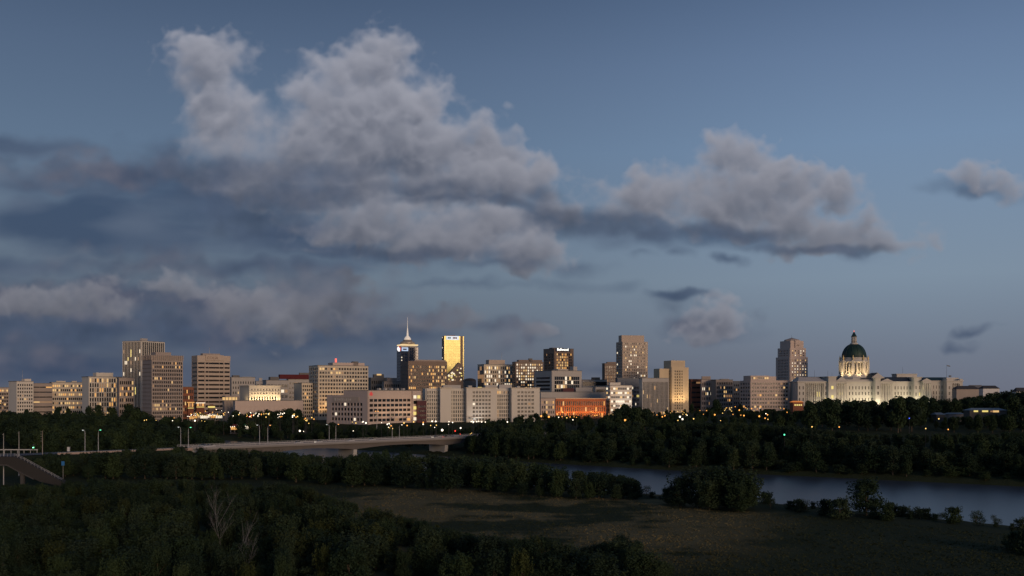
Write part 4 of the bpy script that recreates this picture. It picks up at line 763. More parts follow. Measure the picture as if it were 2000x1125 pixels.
for i in range(6): x = s.L * (i + .5) / 6; flood(s.root, (x, -7, 3), (x, 0, s.H * .7), 9000 * FL, ORANGE, 130)
s = SLAB
for x in (2, 12, 24): flood(s.root, (x, -9, 8), (x, 0, s.H * .3), 5200 * FL, (1, .55, .22), 110)
s = OFFICE
for x in (s.L * .35, s.L * .7, s.L * .95): flood(s.root, (x, -10, 7), (x, 0, s.H * .5), 2600 * FL, (1, .68, .4), 120)
s = GARAGE
for x in (s.L * .3, s.L * .75): flood(s.root, (x, -10, 5), (x, 0, s.H * .6), 5000 * FL, (1, .93, .88), 110)
flood(APTS.root, (APTS.fx(932), -12, 3), (APTS.fx(932), 0, 8), 2500 * FL, (1, .95, .9), 110)

# ---------------------------------------------------------------- bridge and road
def road_t(px, off=0.):                                        # photo column -> distance along the road line shifted sideways
    k = (px - 1000) / F; o = BR0 + BNOR * off; return (k * o.y - o.x) / (BDIR.x - k * BDIR.y)
def road_p(t, off=0., z=DECK): p = BR0 + BDIR * t + BNOR * off; return (p.x, p.y, z)
br = empty('road_bridge', road_p(60, 0, 0), math.atan2(BDIR.y, BDIR.x), 'long low concrete road bridge with haunched girders crossing the river', 'bridge')
BL = 275.                                                      # bridge runs along local x from 0 to BL
MB().box(0, BL, -9, 9, DECK - .9, DECK).build('deck', mat('deck_concrete', (.2, .19, .18), .85, var=.15), br)
MB().box(0, BL, -8.4, 8.4, DECK + .004, DECK + .03).build('carriageway', mat('bridge_asphalt', (.1, .1, .11), .8, var=.15), br); MB().box(0, BL, -1.1, 1.1, DECK + .03, DECK + .2).build('median', M_conc, br)
piers = [road_t(p, -6) - 60 for p in (520, 690, 868)]
for sd in (-1, 1):
    pts = [(0, DECK - .9), (BL, DECK - .9)]; low = []
    for i in range(57):
        x = BL * i / 56; dm = min([abs(x - q) for q in piers] + [abs(x - BL + 6)]); low.append((x, DECK - .9 - 1.9 - 1.7 * max(0, 1 - dm / 30) ** 1.6))
    MB().prism([(x, z) for x, z in pts] + low[::-1], sd * 7.2 - .5, sd * 7.2 + .5).build('girder', mat('girder_concrete', (.105, .094, .087), .85, var=.2, streak=True), br)
    MB().box(0, BL, sd * 8.75 - .2, sd * 8.75 + .2, DECK, DECK + .75).build('parapet', mat('concrete_pale', (.25, .245, .25), .8, var=.12, streak=True), br)
    rl = MB().box(0, BL, sd * 8.75 - .06, sd * 8.75 + .06, DECK + 1.15, DECK + 1.27)
    for i in range(90): rl.box(BL * i / 90 + .2, BL * i / 90 + .32, sd * 8.75 - .05, sd * 8.75 + .05, DECK + .75, DECK + 1.2)
    rl.build('railing', M_pole, br)
for q in piers:
    MB().add([(q - 1.6, -7, -3), (q + 1.6, -7, -3), (q + 1.6, 7, -3), (q - 1.6, 7, -3), (q - 1.2, -8.2, DECK - 4.5), (q + 1.2, -8.2, DECK - 4.5), (q + 1.2, 8.2, DECK - 4.5), (q - 1.2, 8.2, DECK - 4.5)], [(0, 3, 2, 1), (4, 5, 6, 7), (0, 1, 5, 4), (1, 2, 6, 5), (2, 3, 7, 6), (3, 0, 4, 7)]).build('pier', M_conc, br)
for q in (1.5, BL - 1.5): MB().box(q - 1.5, q + 1.5, -8.8, 8.8, 0, DECK - .95).build('abutment', M_conc, br)
ap = MB(); a0, a1 = road_p(-260, 0, 0), road_p(60, 0, 0)
def strip(t0, t1, o0, o1, z, name, m, st=True):
    P = [road_p(t0, o0, z), road_p(t1, o0, z), road_p(t1, o1, z), road_p(t0, o1, z)]
    o = MB().add(P, [(0, 1, 2, 3)]).build(name, m); return tag(o, kind='structure')
strip(-300, 60, -8.4, 8.4, DECK - .02, 'road', M_asph)
M_line = mat('road_paint', (.7, .7, .66), .7, var=.1)
for o in (-8., -1.4, 1.4, 8.): strip(-300, 60, o - .08, o + .08, DECK - .014, 'edge_line', M_line)
for px_, off_ in ((126, -9.2),):
    k0 = road_t(112, -9.4); w_ = MB()
    rt = empty('kerb_wall', road_p(k0, -9.4, DECK - .9), math.atan2(BDIR.y, BDIR.x), 'low pinkish concrete kerb wall along the road before the bridge', 'wall'); MB().box(0, 60 - k0, -.25, .25, 0, 1.4).build('wall', mat('concrete_pink', (.33, .25, .22), .85, var=.2), rt); MB().box(0, 60 - k0, -.35, .35, 1.4, 1.55).build('coping', M_conc, rt)
# --- lamps
E_lw = lamp_mat('lamp_white', (1, .86, .66), 2.6); E_lo = lamp_mat('lamp_orange', (1, .40, .07), 1.8); E_lg = lamp_mat('lamp_green', (.12, 1, .5), 2.); E_ld = lamp_mat('lamp_faint', (.9, 1, .95), .8); E_lr = lamp_mat('lamp_red', (1, .05, .03), 1.8); E_lb = lamp_mat('lamp_blue', (.06, .12, 1), 1.6); E_ly = lamp_mat('lamp_yellow', (1, .62, .16), 1.7)
def bridge_lamp(px, side, top, m, label):
    off = -4.6 if side > 0 else 4.6; t = road_t(px, off); p = road_p(t, off); h = z_at(top, p[1]) - DECK
    r = empty('street_lamp', p, 0, label, 'street lamp', 'street lamps on the bridge'); sg = (BNOR * (-1 if side > 0 else 1)); h = max(7.5, min(11.5, h)); A = 2.6
    MB().tube([(0, 0, 0), (0, 0, h - 1.6), (sg.x * .3, sg.y * .3, h - .6), (sg.x * 1., sg.y * 1., h - .1), (sg.x * A, sg.y * A, h)], [.16, .11, .09, .08, .07], 6).build('pole', M_pole, r)
    MB().box(-.5, .5, -.22, .22, -.06, .12).build('lamp_head', M_pole, r, (sg.x * A, sg.y * A, h)); MB().lathe([(.1, -.34), (.4, -.24), (.44, -.07)], 0, 0, 8).build('lens', m, [c for c in r.children if c.name.startswith('lamp_head')][-1])
bl = 'curved steel street lamp on the road bridge or its approach'
for (px, sd, top, m) in ((166, -1, 840, E_ld), (192, 1, 839, E_lg), (353, -1, 834, E_ld), (368, 1, 834, E_lg), (507, -1, 830, E_ld), (523, 1, 830, E_lo), (643, -1, 829, E_ld), (656, 1, 828, E_lo), (766, -1, 829, E_ld), (780, 1, 829, E_lw)): bridge_lamp(px, sd, top, m, bl)
LAMPS = []
_lm = {}
def street_lamp(px, py, m, d=None, r=.42, label='post top street lamp glowing among dark city trees', group='street lamps among the city trees', cat='street lamp', low=False):
    if d is None: d = min(1230, max(690, 17.5 * F / max(1, py - HZ)))
    x, y = world_at(px, d); z = z_at(py, d); g = ground_z(x, y)
    if z < g + 3.5 and not low:
        d = (CAMZ - g - 5) * F / (py - HZ); x, y = world_at(px, d); z = z_at(py, d); g = ground_z(x, y)
    while not low and river_s(x, y)[0] < 12 and d < 1200: d += 20; x, y = world_at(px, d); z = z_at(py, d); g = ground_z(x, y)
    ro = empty('street_lamp', (x, y, g), 0, label, cat, group); h = z - g
    MB().tube([(0, 0, -.2), (0, 0, h - r)], [.13, .08], 5).build('pole', M_dark, ro)
    key = (m.name, round(r, 2))
    if key not in _lm: _lm[key] = MB().lathe([(r * .3, -r), (r * .85, -r * .5), (r, 0), (r * .8, r * .55), (r * .2, r)], 0, 0, 8).mesh('globe', m)
    inst('globe', _lm[key], ro, (0, 0, h)); LAMPS.append((px, py, d))
O, Wt, Y, Gn, Rd = E_lo, E_lw, E_ly, E_lg, E_lr
for px, py, m, r in [(1286,801,O,.6),(1298.6,812,O,.5),(1293.6,814,O,.5),(1297,806,Y,.35),(1321,790,Y,.35),(1334,792,Y,.35),(1326,793,Y,.3),(1331,803,Y,.3),(1336,806,Y,.3),(1333.6,809,Y,.3),(1328,814,Wt,.7),(1333,818.6,Wt,.6),(1342,811,Wt,.35),(1368,789,O,.6),(1375,793.6,O,.5),(1380,802,O,.45),(1396,810,O,.65),(1383,779,O,.55),(1427.6,776,Y,.5),(1447,773,Y,.5),(1414,794,Y,.3),(1419.6,793,Y,.3),(1427,800.6,Y,.35),(1429,803,Y,.35),(1444,801,O,.65),(1453,811.6,O,.6),(1467.6,789.6,O,.55),(1468,798,O,.55),(1483,813,O,.65),(1481,794,Wt,.35),(1482,790,Wt,.3),(1484,797,Wt,.3),(1496,808,Wt,.4),(1500,819,Y,.35),(1492,793,Y,.3),(1586,833.6,Y,.35),(1639,834,O,.35),(1057,812.6,O,.7),(1072,814,O,.75),(1098,804.6,O,.5),(1221,820.6,O,.75),(1119,820,Wt,.35),(1107,816,Y,.4),(1091,815,Wt,.35),(1205,794,O,.6),(1238,791,O,.55),(1232,786,Y,.4),(991,824,Wt,.45),(714.7,826,Wt,.6),(756.6,828.6,Wt,.5),(760,827,Wt,.4),(789,826,Y,.5),(808,824,Y,.45),(690,841.6,Wt,.3),(844,822.7,Wt,.5),(851,823,Wt,.5),(863.7,840,Wt,.8),(899.7,836,Wt,.55),(884,825,Wt,.4),(585.6,841.5,Wt,.75),(593,842.5,Wt,.3),(380.7,821.6,Wt,.75),(337,821.6,Wt,.4),(282,821,Y,.35),(286,820,Y,.3),(305,821,Y,.3),(340,816,O,.3),(394,822,Y,.3),(400,823,Y,.3),(1833.7,818,Y,.45),(1808,837,Y,.3),(1852,838.7,O,.3)]: street_lamp(px, py, m, r=r)
for px, py in ((918.6, 847.5), (921, 846)): street_lamp(px, py, Y, 700, .3)
street_lamp(1266.6, 898.6, Y, 552, .22, 'small yellow light on a short post at the far waterline', None, 'light', low=True); street_lamp(1532, 849, Gn, 640, .4, 'green glowing lamp on a post in the far bank woods', None); street_lamp(1776, 817, E_lb, 760, .35, 'blue glowing lamp on a post in the woods below the domed building', None)
street_lamp(889, 841.7, Rd, 720, .5, 'tall red signal lamp at the far end of the bridge', None, 'signal lamp'); street_lamp(898.8, 848, Rd, 705, .4, 'low red signal lamp at the far end of the bridge', None, 'signal lamp')
r_ = random.Random(8)
for n, (xa, xb, ya, yb, cnt, ms_) in enumerate(((1519, 1545, 788, 798, 9, (Y, O)), (1548, 1562, 789, 799, 5, (Y, Y)), (1315, 1345, 788, 812, 6, (Y, O)), (1405, 1435, 790, 806, 5, (Y, Wt)), (545, 556, 803, 814, 7, (Wt, Wt)), (570, 582, 808, 817, 7, (Wt, Y)), (586, 622, 815, 822, 9, (O, Y)), (915, 948, 821, 826, 8, (Wt, Wt)), (1088, 1130, 804, 816, 8, (O, Y)), (1148, 1180, 800, 815, 9, (O, O)), (1258, 1304, 792, 800, 8, (O, Y)), (436, 530, 802, 812, 16, (Wt, Y)), (360, 448, 797, 813, 34, (Wt, Y, O)), (448, 505, 803, 815, 16, (Wt, Y, O, Rd)), (505, 585, 806, 818, 12, (Wt, Y, O)), (0, 34, 783, 796, 5, (Y, O)), (1262, 1500, 782, 822, 36, (O, O, Y)), (1500, 1570, 786, 806, 8, (O, Y)), (600, 900, 822, 838, 18, (O, Y, Wt)), (356, 372, 792, 800, 5, (O, Y)))):
    for i in range(cnt): street_lamp(r_.uniform(xa, xb), r_.uniform(ya, yb), r_.choice(ms_), None, r_.choice((.28, .36, .45)), 'small glowing lantern on a thin post in the city centre', 'small lanterns in the city centre', 'lantern')
# high mast by the pinkish offices
x, y = world_at(736, 800); g = ground_z(x, y); r = empty('light_mast', (x, y, g), 0, 'tall mast with a pair of orange lamps before the pinkish offices', 'light mast'); h = z_at(802.5, 800) - g
MB().tube([(0, 0, 0), (0, 0, h)], [.22, .12], 6).build('pole', M_pole, r); MB().box(-1.2, 1.2, -.12, .12, h - .15, h + .1).build('crossbar', M_pole, r)
for q in (-1, 1): MB().box(q - .45, q + .45, -.4, .4, h - .5, h - .1).build('lamp', E_lo, r)
# --- cars on the bridge
def car(px, off, colr, facing, label, light=None):
    t = road_t(px, off); p = road_p(t, off, DECK + .03 if t > 60 else DECK - .01); a = math.atan2(BDIR.y, BDIR.x) + (math.pi if facing < 0 else 0)
    r = empty('car', p, a, label, 'car', 'cars on the bridge'); m = mat('paint_' + colr[0], colr[1], .3, .2, 0, spec=.5)
    MB().prism([(-2.2, .35), (-2.2, .85), (-1.9, .95), (.95, .98), (2.1, .78), (2.25, .55), (2.2, .32)], -.88, .88).build('body', m, r)
    MB().prism([(-1.75, .95), (-1.25, 1.42), (.15, 1.46), (.95, .97)], -.76, .76).build('cabin', G_dark, r); MB().prism([(-1.3, 1.40), (-1.2, 1.49), (.1, 1.52), (.25, 1.42)], -.74, .74).build('car_roof', m, r)
    for wx in (-1.35, 1.4):
        for wy in (-.86, .86):
            w = MB().lathe([(.33, -.1), (.33, .1)], 0, 0, 12, False).build('wheel', M_dark, r, (wx, wy, .33)); w.rotation_euler = (math.pi / 2, 0, 0); MB().lathe([(.2, -.12), (.2, .12)], 0, 0, 8, False).build('rim', M_pole, w)
    for wy in (-.6, .6):
        MB().box(2.16, 2.28, wy - .18, wy + .18, .58, .76).build('headlight', light if light and facing < 0 else W_white, r); MB().box(-2.26, -2.18, wy - .2, wy + .2, .65, .84).build('taillight', light if light and facing > 0 else W_maroon, r)
for a in ((404, -6, ('white', (.7, .7, .7)), 1, 'white car just before the bridge girders begin'), (412, -3, ('silver', (.5, .52, .54)), 1, 'silver car beside the white car before the bridge'), (396, 3, ('grey', (.3, .31, .33)), -1, 'grey car on the far lane at the near end of the bridge'), (583, -3, ('silver', (.5, .52, .54)), 1, 'silver car on the bridge ahead of the white hatchback', None), (622, -6, ('white', (.7, .7, .7)), -1, 'white hatchback on the bridge by the first pair of tall orange lamps', E_lw), (686, -6, ('white', (.7, .7, .7)), 1, 'white car over the middle pier of the bridge'), (727, -3, ('silver', (.5, .52, .54)), 1, 'silver car between the orange lamps and the white lamp on the bridge'), (850, -3, ('grey', (.3, .31, .33)), -1, 'car with bright headlights near the far end of the bridge', E_lw), (871, -6, ('dark', (.06, .06, .07)), 1, 'dark car with red tail lights near the far end of the bridge', E_lr), (890, 3, ('silver', (.5, .52, .54)), 1, 'silver car driving off the far end of the bridge')): car(*a)
# --- pedestrian overpass at the left edge
d = 395.; ox, oy = world_at(40, d); r = empty('pedestrian_overpass', (ox, oy, 0), 0, 'concrete pedestrian overpass whose ramp slopes down into the bushes', 'overpass')
lx = lambda px: (px - 40) / F * d; lz = lambda py: z_at(py, d)
M_oc = mat('overpass_shaded_concrete', (.032, .031, .03), .9, var=.2, scale=.4)  # shade over the overpass is put into this colour, darker than bare concrete
M_oc2 = mat('overpass_shaded_trim', (.06, .058, .057), .9, var=.2)  # edge and pier: same shade in the colour, a step lighter
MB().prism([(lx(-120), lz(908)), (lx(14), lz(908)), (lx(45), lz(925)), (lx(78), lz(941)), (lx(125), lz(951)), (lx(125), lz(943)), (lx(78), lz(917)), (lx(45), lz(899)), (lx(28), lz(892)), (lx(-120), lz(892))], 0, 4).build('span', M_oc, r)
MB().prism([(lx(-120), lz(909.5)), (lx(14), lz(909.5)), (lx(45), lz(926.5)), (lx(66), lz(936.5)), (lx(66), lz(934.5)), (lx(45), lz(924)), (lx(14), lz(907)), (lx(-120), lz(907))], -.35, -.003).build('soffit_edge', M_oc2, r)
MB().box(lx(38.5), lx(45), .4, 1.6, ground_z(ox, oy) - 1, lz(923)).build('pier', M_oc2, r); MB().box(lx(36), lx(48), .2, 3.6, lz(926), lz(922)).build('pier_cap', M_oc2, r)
rl = MB(); pl = [(-120, 892), (28, 892), (45, 899), (78, 917), (122, 941)]
for zo in (1.2, .7):
    for (p0, q0), (p1, q1) in zip(pl, pl[1:]): rl.tube([(lx(p0), .2, lz(q0) + zo), (lx(p1), .2, lz(q1) + zo)], [.06, .06], 4)
for i in range(36):
    p = -118 + i * 6.6; q = next(q0 + (q1 - q0) * (p - p0) / (p1 - p0) for (p0, q0), (p1, q1) in zip(pl, pl[1:]) if p <= p1); rl.tube([(lx(p), .2, lz(q)), (lx(p), .2, lz(q) + 1.2)], [.05, .05], 4)
rl.build('railing', M_pole, r)
for px, top, dd, lb in ((7, 846, 400, 'grey utility pole rising beside the overpass railing'), (37, 843, 440, 'thin grey pole behind the top of the overpass ramp'), (83, 841, 470, 'wooden pole with short rungs beyond the overpass ramp')):
    x, y = world_at(px, dd); g = ground_z(x, y); o = empty('utility_pole', (x, y, g), 0, lb, 'pole'); h = z_at(top, dd) - g
    MB().tube([(0, 0, -.5), (0, 0, h)], [.2, .13], 6).build('pole', M_pole if px < 50 else W_taupe, o)
    for i in range(5 if px == 83 else 1): MB().box(-.9 if px == 83 else -.5, .1, -.04, .04, h - .6 - i * 1.1, h - .5 - i * 1.1).build('rung', M_pole, o)
x, y = world_at(-30, 505); o = empty('guard_rail', (x, y, z_at(877.5, 505) - 1), 0, 'pale steel guard rail beyond the overpass', 'guard rail'); MB().box(0, 27, -.1, .1, .55, 1.05).build('rail', M_pole, o)
for i in range(9): MB().box(i * 3.3, i * 3.3 + .2, .1, .3, -2.5, .9).build('post', M_pole, o)
x, y = world_at(65.5, 500); g = ground_z(x, y); o = empty('traffic_signal', (x, y, g), 0, 'traffic signal showing green at the end of the guard rail', 'traffic light'); h = z_at(874, 500) - g
MB().tube([(0, 0, -.5), (0, 0, h + .8)], [.12, .1], 6).build('pole', M_dark, o); MB().box(-.35, .35, -.3, .1, h - .5, h + 1.7).build('housing', M_dark, o); MB().lathe([(.3, -.1), (.42, 0), (.3, .12)], 0, 0, 10).build('green_lens', lamp_mat('signal_green', (.15, 1, .35), 9.), o, (0, -.38, h)); MB().lathe([(.2, -.1), (.25, 0), (.2, .1)], 0, 0, 10).build('red_lens', W_maroon, o, (0, -.36, h + 1.2))
x, y = world_at(134, 500); o = empty('utility_cabinet', (x, y, DECK - .2), 0, 'small white utility cabinet standing on the kerb wall', 'cabinet'); MB().box(-.55, .55, -.4, .4, 0, 2.1).build('cabinet_body', W_vinyl, o); MB().box(-.65, .65, -.5, .5, 2.1, 2.25).build('lid', W_grey, o)
x, y = world_at(123, 425); g = ground_z(x, y); o = empty('road_sign', (x, y, g), 0, 'small blue sign on a post among the bushes', 'sign'); h = z_at(905, 425) - g
MB().tube([(0, .1, -.5), (0, .1, h)], [.06, .06], 5).build('post', M_pole, o); MB().box(-.65, .65, -.04, .04, h - .9, h + .9).build('panel', mat('sign_blue_paint', (.03, .15, .38), .5, var=0), o)
# --- fairground below the ribbon windowed tower
fr = random.Random(3)
STC = [mat('stall_' + n_, c, .7, var=.1) for n_, c in (('red', (.13, .02, .02)), ('white', (.3, .29, .27)), ('green', (.02, .09, .03)), ('yellow', (.2, .14, .03)), ('pink', (.18, .07, .07)))]; SN = ['red', 'white', 'green', 'yellow', 'pink']
for i, (px, py, w) in enumerate(((373, 808, 5), (379, 806, 6), (388, 807, 9), (397, 808, 8), (404, 806, 6), (410, 806, 5), (416, 808, 5), (425, 811, 8), (433, 811, 8), (441, 812, 7), (458, 815, 7), (467, 814, 8), (477, 813, 7), (487, 813, 8), (495, 813, 6))):
    d = (958 if px < 450 else 876) + (i % 3) * 4; x, y = world_at(px, d); g = ground_z(x, y); o = empty('fairground_stall', (x, y, g), fr.uniform(-.3, .3), SN[i % 5] + ' topped fairground stall hung with bright bulbs below the office towers', 'stall', 'fairground stalls'); h = min(8.5, max(3.6, z_at(py - 4, d) - g)); w *= .45; hb = h - 2.2
    for a in (-w, w):
        for c in (-2, 2): MB().box(a - .12, a + .12, c - .12, c + .12, 0, hb).build('post', M_pole, o)
    MB().add([(-w - .5, -2.6, hb), (w + .5, -2.6, hb), (w + .5, 2.6, hb), (-w - .5, 2.6, hb), (-w * .3, 0, h), (w * .3, 0, h)], [(0, 1, 5, 4), (2, 3, 4, 5), (1, 2, 5), (3, 0, 4), (3, 2, 1, 0)]).build('canopy', STC[i % 5], o)
    MB().box(-w, w, 1.4, 1.6, hb - 2.6, hb - .3).build('lit_backdrop', fr.choice([E_warm, E_white, E_amber]), o); MB().box(-w, w, -2., -1.4, .2, 1.1).build('counter', W_brown, o)
    for k in range(5): MB().lathe([(.12, -.3), (.34, 0), (.12, .3)], 0, 0, 6).build('bulb', fr.choice([E_lw, E_ly, E_lw]), o, (-w + 2 * w * k / 4, -2.7, hb + fr.uniform(-.1, .5)))
for (p0, p1, yt, ym, lb, rf) in ((367, 378, 785, 797, 'orange lit two storey pavilion outlined with light strips above the fairground', W_rust), (384, 399, 786, 795, 'pavilion with a wide glowing flat roof above the fairground', W_rust), (408, 421, 790, 797, 'round kiosk glowing yellow above the fairground', W_brown)):
    b = Building('pavilion', lb, (p0 - .5, p0, p1), 1000, 8, cat='pavilion'); b.D = 9; h = b.z(yt); q = b.z(ym)
    if p0 == 408: MB().lathe([(b.L * .5, 0), (b.L * .5, h - 1.5)], b.L / 2, 5, 14).build('wall', W_brown, b.root); MB().lathe([(b.L * .56, h - 1.5), (b.L * .2, h)], b.L / 2, 5, 14).build('roof', W_rust, b.root); MB().lathe([(b.L * .53, h - 3.4), (b.L * .53, h - 1.7)], b.L / 2, 5, 14).build('light_band', E_yel, b.root); continue
    MB().box(0, b.L, 0, b.D, -1, h).build('wall', W_rust, b.root); MB().box(-.7, b.L + .7, -.8, b.D, h, h + .7).build('roof', rf, b.root)
    MB().box(-.8, b.L + .8, -1., -.82, h - .9, h - .1).build('light_strip', E_white if p0 == 384 else E_amber, b.root); MB().box(-.1, b.L, -.3, -.1, q - .3, q + .3).build('light_strip', E_yel, b.root)
    for c in range(3): inst('window', unit(E_amber if c != 1 else E_dim), b.root, (b.L * (c + .5) / 3, -.05, (h + q) / 2), (b.L / 3 - .7, .2, (h - q) * .6))
# --- gantry sign over the far shore road
x, y = world_at(625, 800); g = ground_z(x, y); o = empty('bus_shelter', (x, y, g), 0, 'flat roofed shelter on thin posts beyond the bridge', 'shelter'); h = z_at(847, 800) - g
if h < 3: h = 3.2
MB().box(-4, 4, -1.2, 1.2, h, h + .35).build('roof', W_taupe, o)
for a in (-3.6, 3.6): MB().box(a - .12, a + .12, -.1, .1, 0, h).build('post', M_pole, o)

# ---------------------------------------------------------------- vegetation
def crown_mesh(name, seed, H, Wd, nl, leaf, m, base=.25, lobes=9, trunk=None, spiky=0):
    rg = np.random.default_rng(seed)
    c = []; 
    for i in range(lobes):
        a = rg.uniform(0, 2 * math.pi); t = rg.uniform(0, 1); rr = Wd * .5 * (.62 * math.sin(math.pi * min(1, .25 + .8 * t)) ) * math.sqrt(rg.uniform(.15, 1))
        c.append((rr * math.cos(a), rr * math.sin(a), H * (base + .1 + (1 - base - .22) * t), Wd * rg.uniform(.17, .30) * (12 / (lobes + 2)) ** .5, H * rg.uniform(.11, .19) * (12 / (lobes + 2)) ** .35))
    c.append((0, 0, H * .82, Wd * .22, H * .18)); c.append((0, 0, H * (base + .2), Wd * .34, H * .2)); C = np.array(c)
    if spiky:                                                 # upright leader shoots
        for i in range(spiky):
            a = rg.uniform(0, 6.28); rr = Wd * .38 * math.sqrt(rg.uniform(0, 1)); C = np.vstack([C, [rr * math.cos(a), rr * math.sin(a), H * rg.uniform(.62, .9), Wd * rg.uniform(.06, .1), H * rg.uniform(.14, .24)]])
    k = rg.choice(len(C), nl, p=(C[:, 3] ** 1.6 * C[:, 4] ** .8) / (C[:, 3] ** 1.6 * C[:, 4] ** .8).sum()); dirs = rg.normal(size=(nl, 3)); dirs /= np.linalg.norm(dirs, axis=1)[:, None]
    rad = rg.uniform(.3, 1.2, nl) ** .6
    P = C[k, :3] + dirs * np.stack([C[k, 3], C[k, 3], C[k, 4]], 1) * rad[:, None]
    nrm = dirs + rg.normal(scale=.75, size=(nl, 3)); nrm /= np.linalg.norm(nrm, axis=1)[:, None]
    u = np.cross(nrm, rg.normal(size=(nl, 3))); u /= np.linalg.norm(u, axis=1)[:, None]; v = np.cross(nrm, u)
    s1 = leaf * rg.uniform(.55, 1.25, nl)[:, None]; s2 = s1 * rg.uniform(.5, .9, nl)[:, None]
    V = np.stack([P - u * s1, P - v * s2 * .9, P + u * s1, P + v * s2], 1).reshape(-1, 3)
    V[:, 2] = np.maximum(V[:, 2], .05)
    me = bpy.data.meshes.new(name); nv = len(V)
    mb = MB()
    if trunk:
        tr = trunk; mb.tube([(0, 0, -.8), (.04 * Wd * math.sin(seed), 0, H * .35), (0, 0, H * .8)], [H * .026, H * .018, H * .005], 6)
        for i in range(5):
            q = C[i]; z0 = H * rg.uniform(.2, .45); mb.tube([(0, 0, z0), (q[0] * .5, q[1] * .5, (z0 + q[2]) / 2 + .2), (q[0], q[1], q[2])], [H * .012, H * .009, H * .003], 4)
    return V, mb
def proto(name, seed, H, Wd, nl, leaf, m, base=.25, lobes=9, split=True, bark=None, spiky=0):
    V, mb = crown_mesh(name, seed, H, Wd, nl, leaf, m, base, lobes, True, spiky)
    n = len(V) // 4; faces = np.arange(4 * n).reshape(-1, 4)
    if split:
        me = bpy.data.meshes.new(name + '_crown'); me.from_pydata(V.tolist(), [], faces.tolist()); me.materials.append(m)
        return (mb.mesh(name + '_trunk', bark or M_bark), me, H)
    nv = len(mb.v); me = bpy.data.meshes.new(name); me.from_pydata(mb.v + V.tolist(), [], list(mb.f) + (faces + nv).tolist()); me.materials.append(bark or M_bark); me.materials.append(m)
    me.polygons.foreach_set('material_index', [0] * len(mb.f) + [1] * n); return (None, me, H)
NEAR = [proto('tree', 20 + i, 8, 7 + (i % 3), 5200, .20, (M_leaf, M_leaf2, M_leaf3, M_leafy, M_leaf3, M_leaf, M_leaf2, M_leaf)[i % 8], .06, 24 + i % 6, spiky=(16, 10, 20, 12, 18, 10, 22, 14)[i]) for i in range(8)]
SHRUB = [proto('shrub', 40 + i, 3.2, 4.2, 2200, .15, (M_leaf, M_leaf2, M_leaf3)[i % 3], .0, 12, spiky=14) for i in range(5)]
WISP = [proto('shrub', 140 + i, 3.2, 3.6, 520, .13, (M_leaf3, M_leaf2)[i % 2], .0, 6, spiky=18) for i in range(4)]
MID = [proto('tree', 60 + i, 11, 9 + i % 3, 3400, .34, (M_leaf, M_leaf2, M_leaf3)[i % 3], .10, 18, spiky=(8, 4, 12, 6, 10, 7)[i]) for i in range(6)]
FAR = [proto('tree', 80 + i, 13, 10 + i % 3, 1700, .55, (M_leaf, M_leaf3)[i % 2], .14, 10, False) for i in range(6)]
TREES = []
def plant(pr, x, y, h, label, group, name='broadleaf_tree', cat='tree', wf=1., rz=None):
    tr, cr, H = pr; s = h / H; g = ground_z(x, y) - .15; rz = rnd.uniform(0, 6.28) if rz is None else rz
    if tr is None:
        o = bpy.data.objects.new(name, cr); COL.objects.link(o); o.location = (x, y, g); o.rotation_euler = (0, 0, rz); o.scale = (s * wf, s * wf, s); return tag(o, label, cat, group)
    r = empty(name, (x, y, g), rz, label, cat, group); r.scale = (s * wf, s * wf, s)
    inst('trunk', tr, r, (0, 0, 0)); inst('crown', cr, r, (0, 0, 0)); return r
def px_of(x, y): return 1000 + x / y * F
def py_of(z, y): return HZ + (CAMZ - z) / y * F
LINE = [(-50,797),(0,797),(60,796),(100,795),(160,791),(210,785),(240,783),(262,790),(280,800),(300,813),(350,813),(365,817),(450,818),(462,797),(520,796),(545,800),(560,797),(583,795),(590,818),(640,824),(670,822),(690,816),(712,830),(800,832),(812,822),(832,824),(840,832),(905,834),(930,830),(950,816),(1000,814),(1040,806),(1060,800),(1072,810),(1180,810),(1200,806),(1215,786),(1240,784),(1255,797),(1300,792),(1315,773),(1345,772),(1360,779),(1400,776),(1440,780),(1480,779),(1505,769),(1540,769),(1560,779),(1590,784),(1610,779),(1630,774),(1650,781),(1700,780),(1720,786),(1745,777),(1760,771),(1790,777),(1810,771),(1830,779),(1880,777),(1900,773),(1935,767),(1955,757),(1990,759),(2060,758)]
def line_at(px, L=LINE):
    for (a, p), (c, q) in zip(L, L[1:]):
        if a <= px <= c: return p + (q - p) * (px - a) / (c - a)
    return L[0][1] if px < L[0][0] else L[-1][1]
def in_road(x, y, w): q = Vector((x, y)) - BR0; return abs(q.dot(BNOR)) < w and -400 < q.dot(BDIR) < 420
BOXES = []
for o in list(bpy.data.objects):
    if o.parent is None and o.get('category') in ('building', 'tower', 'house', 'pavilion'):
        BOXES.append(o)
from mathutils.kdtree import KDTree
_foot = []
for o in BOXES:
    ch = [c for c in o.children if c.type == 'MESH' and c.name.split('.')[0] in ('wall', 'side_wing', 'portico_base')]
    M = Matrix.Translation(o.location) @ o.rotation_euler.to_matrix().to_4x4()
    for c in ch:
        b8 = [Vector(v) for v in c.bound_box]; _foot.append((M.inverted(), min(v.x for v in b8) - 4, max(v.x for v in b8) + 4, min(v.y for v in b8) - 4, max(v.y for v in b8) + 4))
def in_building(x, y):
    for Mi, x0, x1, y0, y1 in _foot:
        q = Mi @ Vector((x, y, 0))
        if x0 < q.x < x1 and y0 < q.y < y1: return True
    return False
LOW = [(-50,935),(0,935),(540,938),(600,952),(640,968),(760,1000),(860,1026),(960,1046),(1060,1052),(1120,1068),(1210,1060),(1300,1110),(1330,1140)]
VIEWS = [(410, 932, 872), (703, 720, 888), (600, 700, 884)]
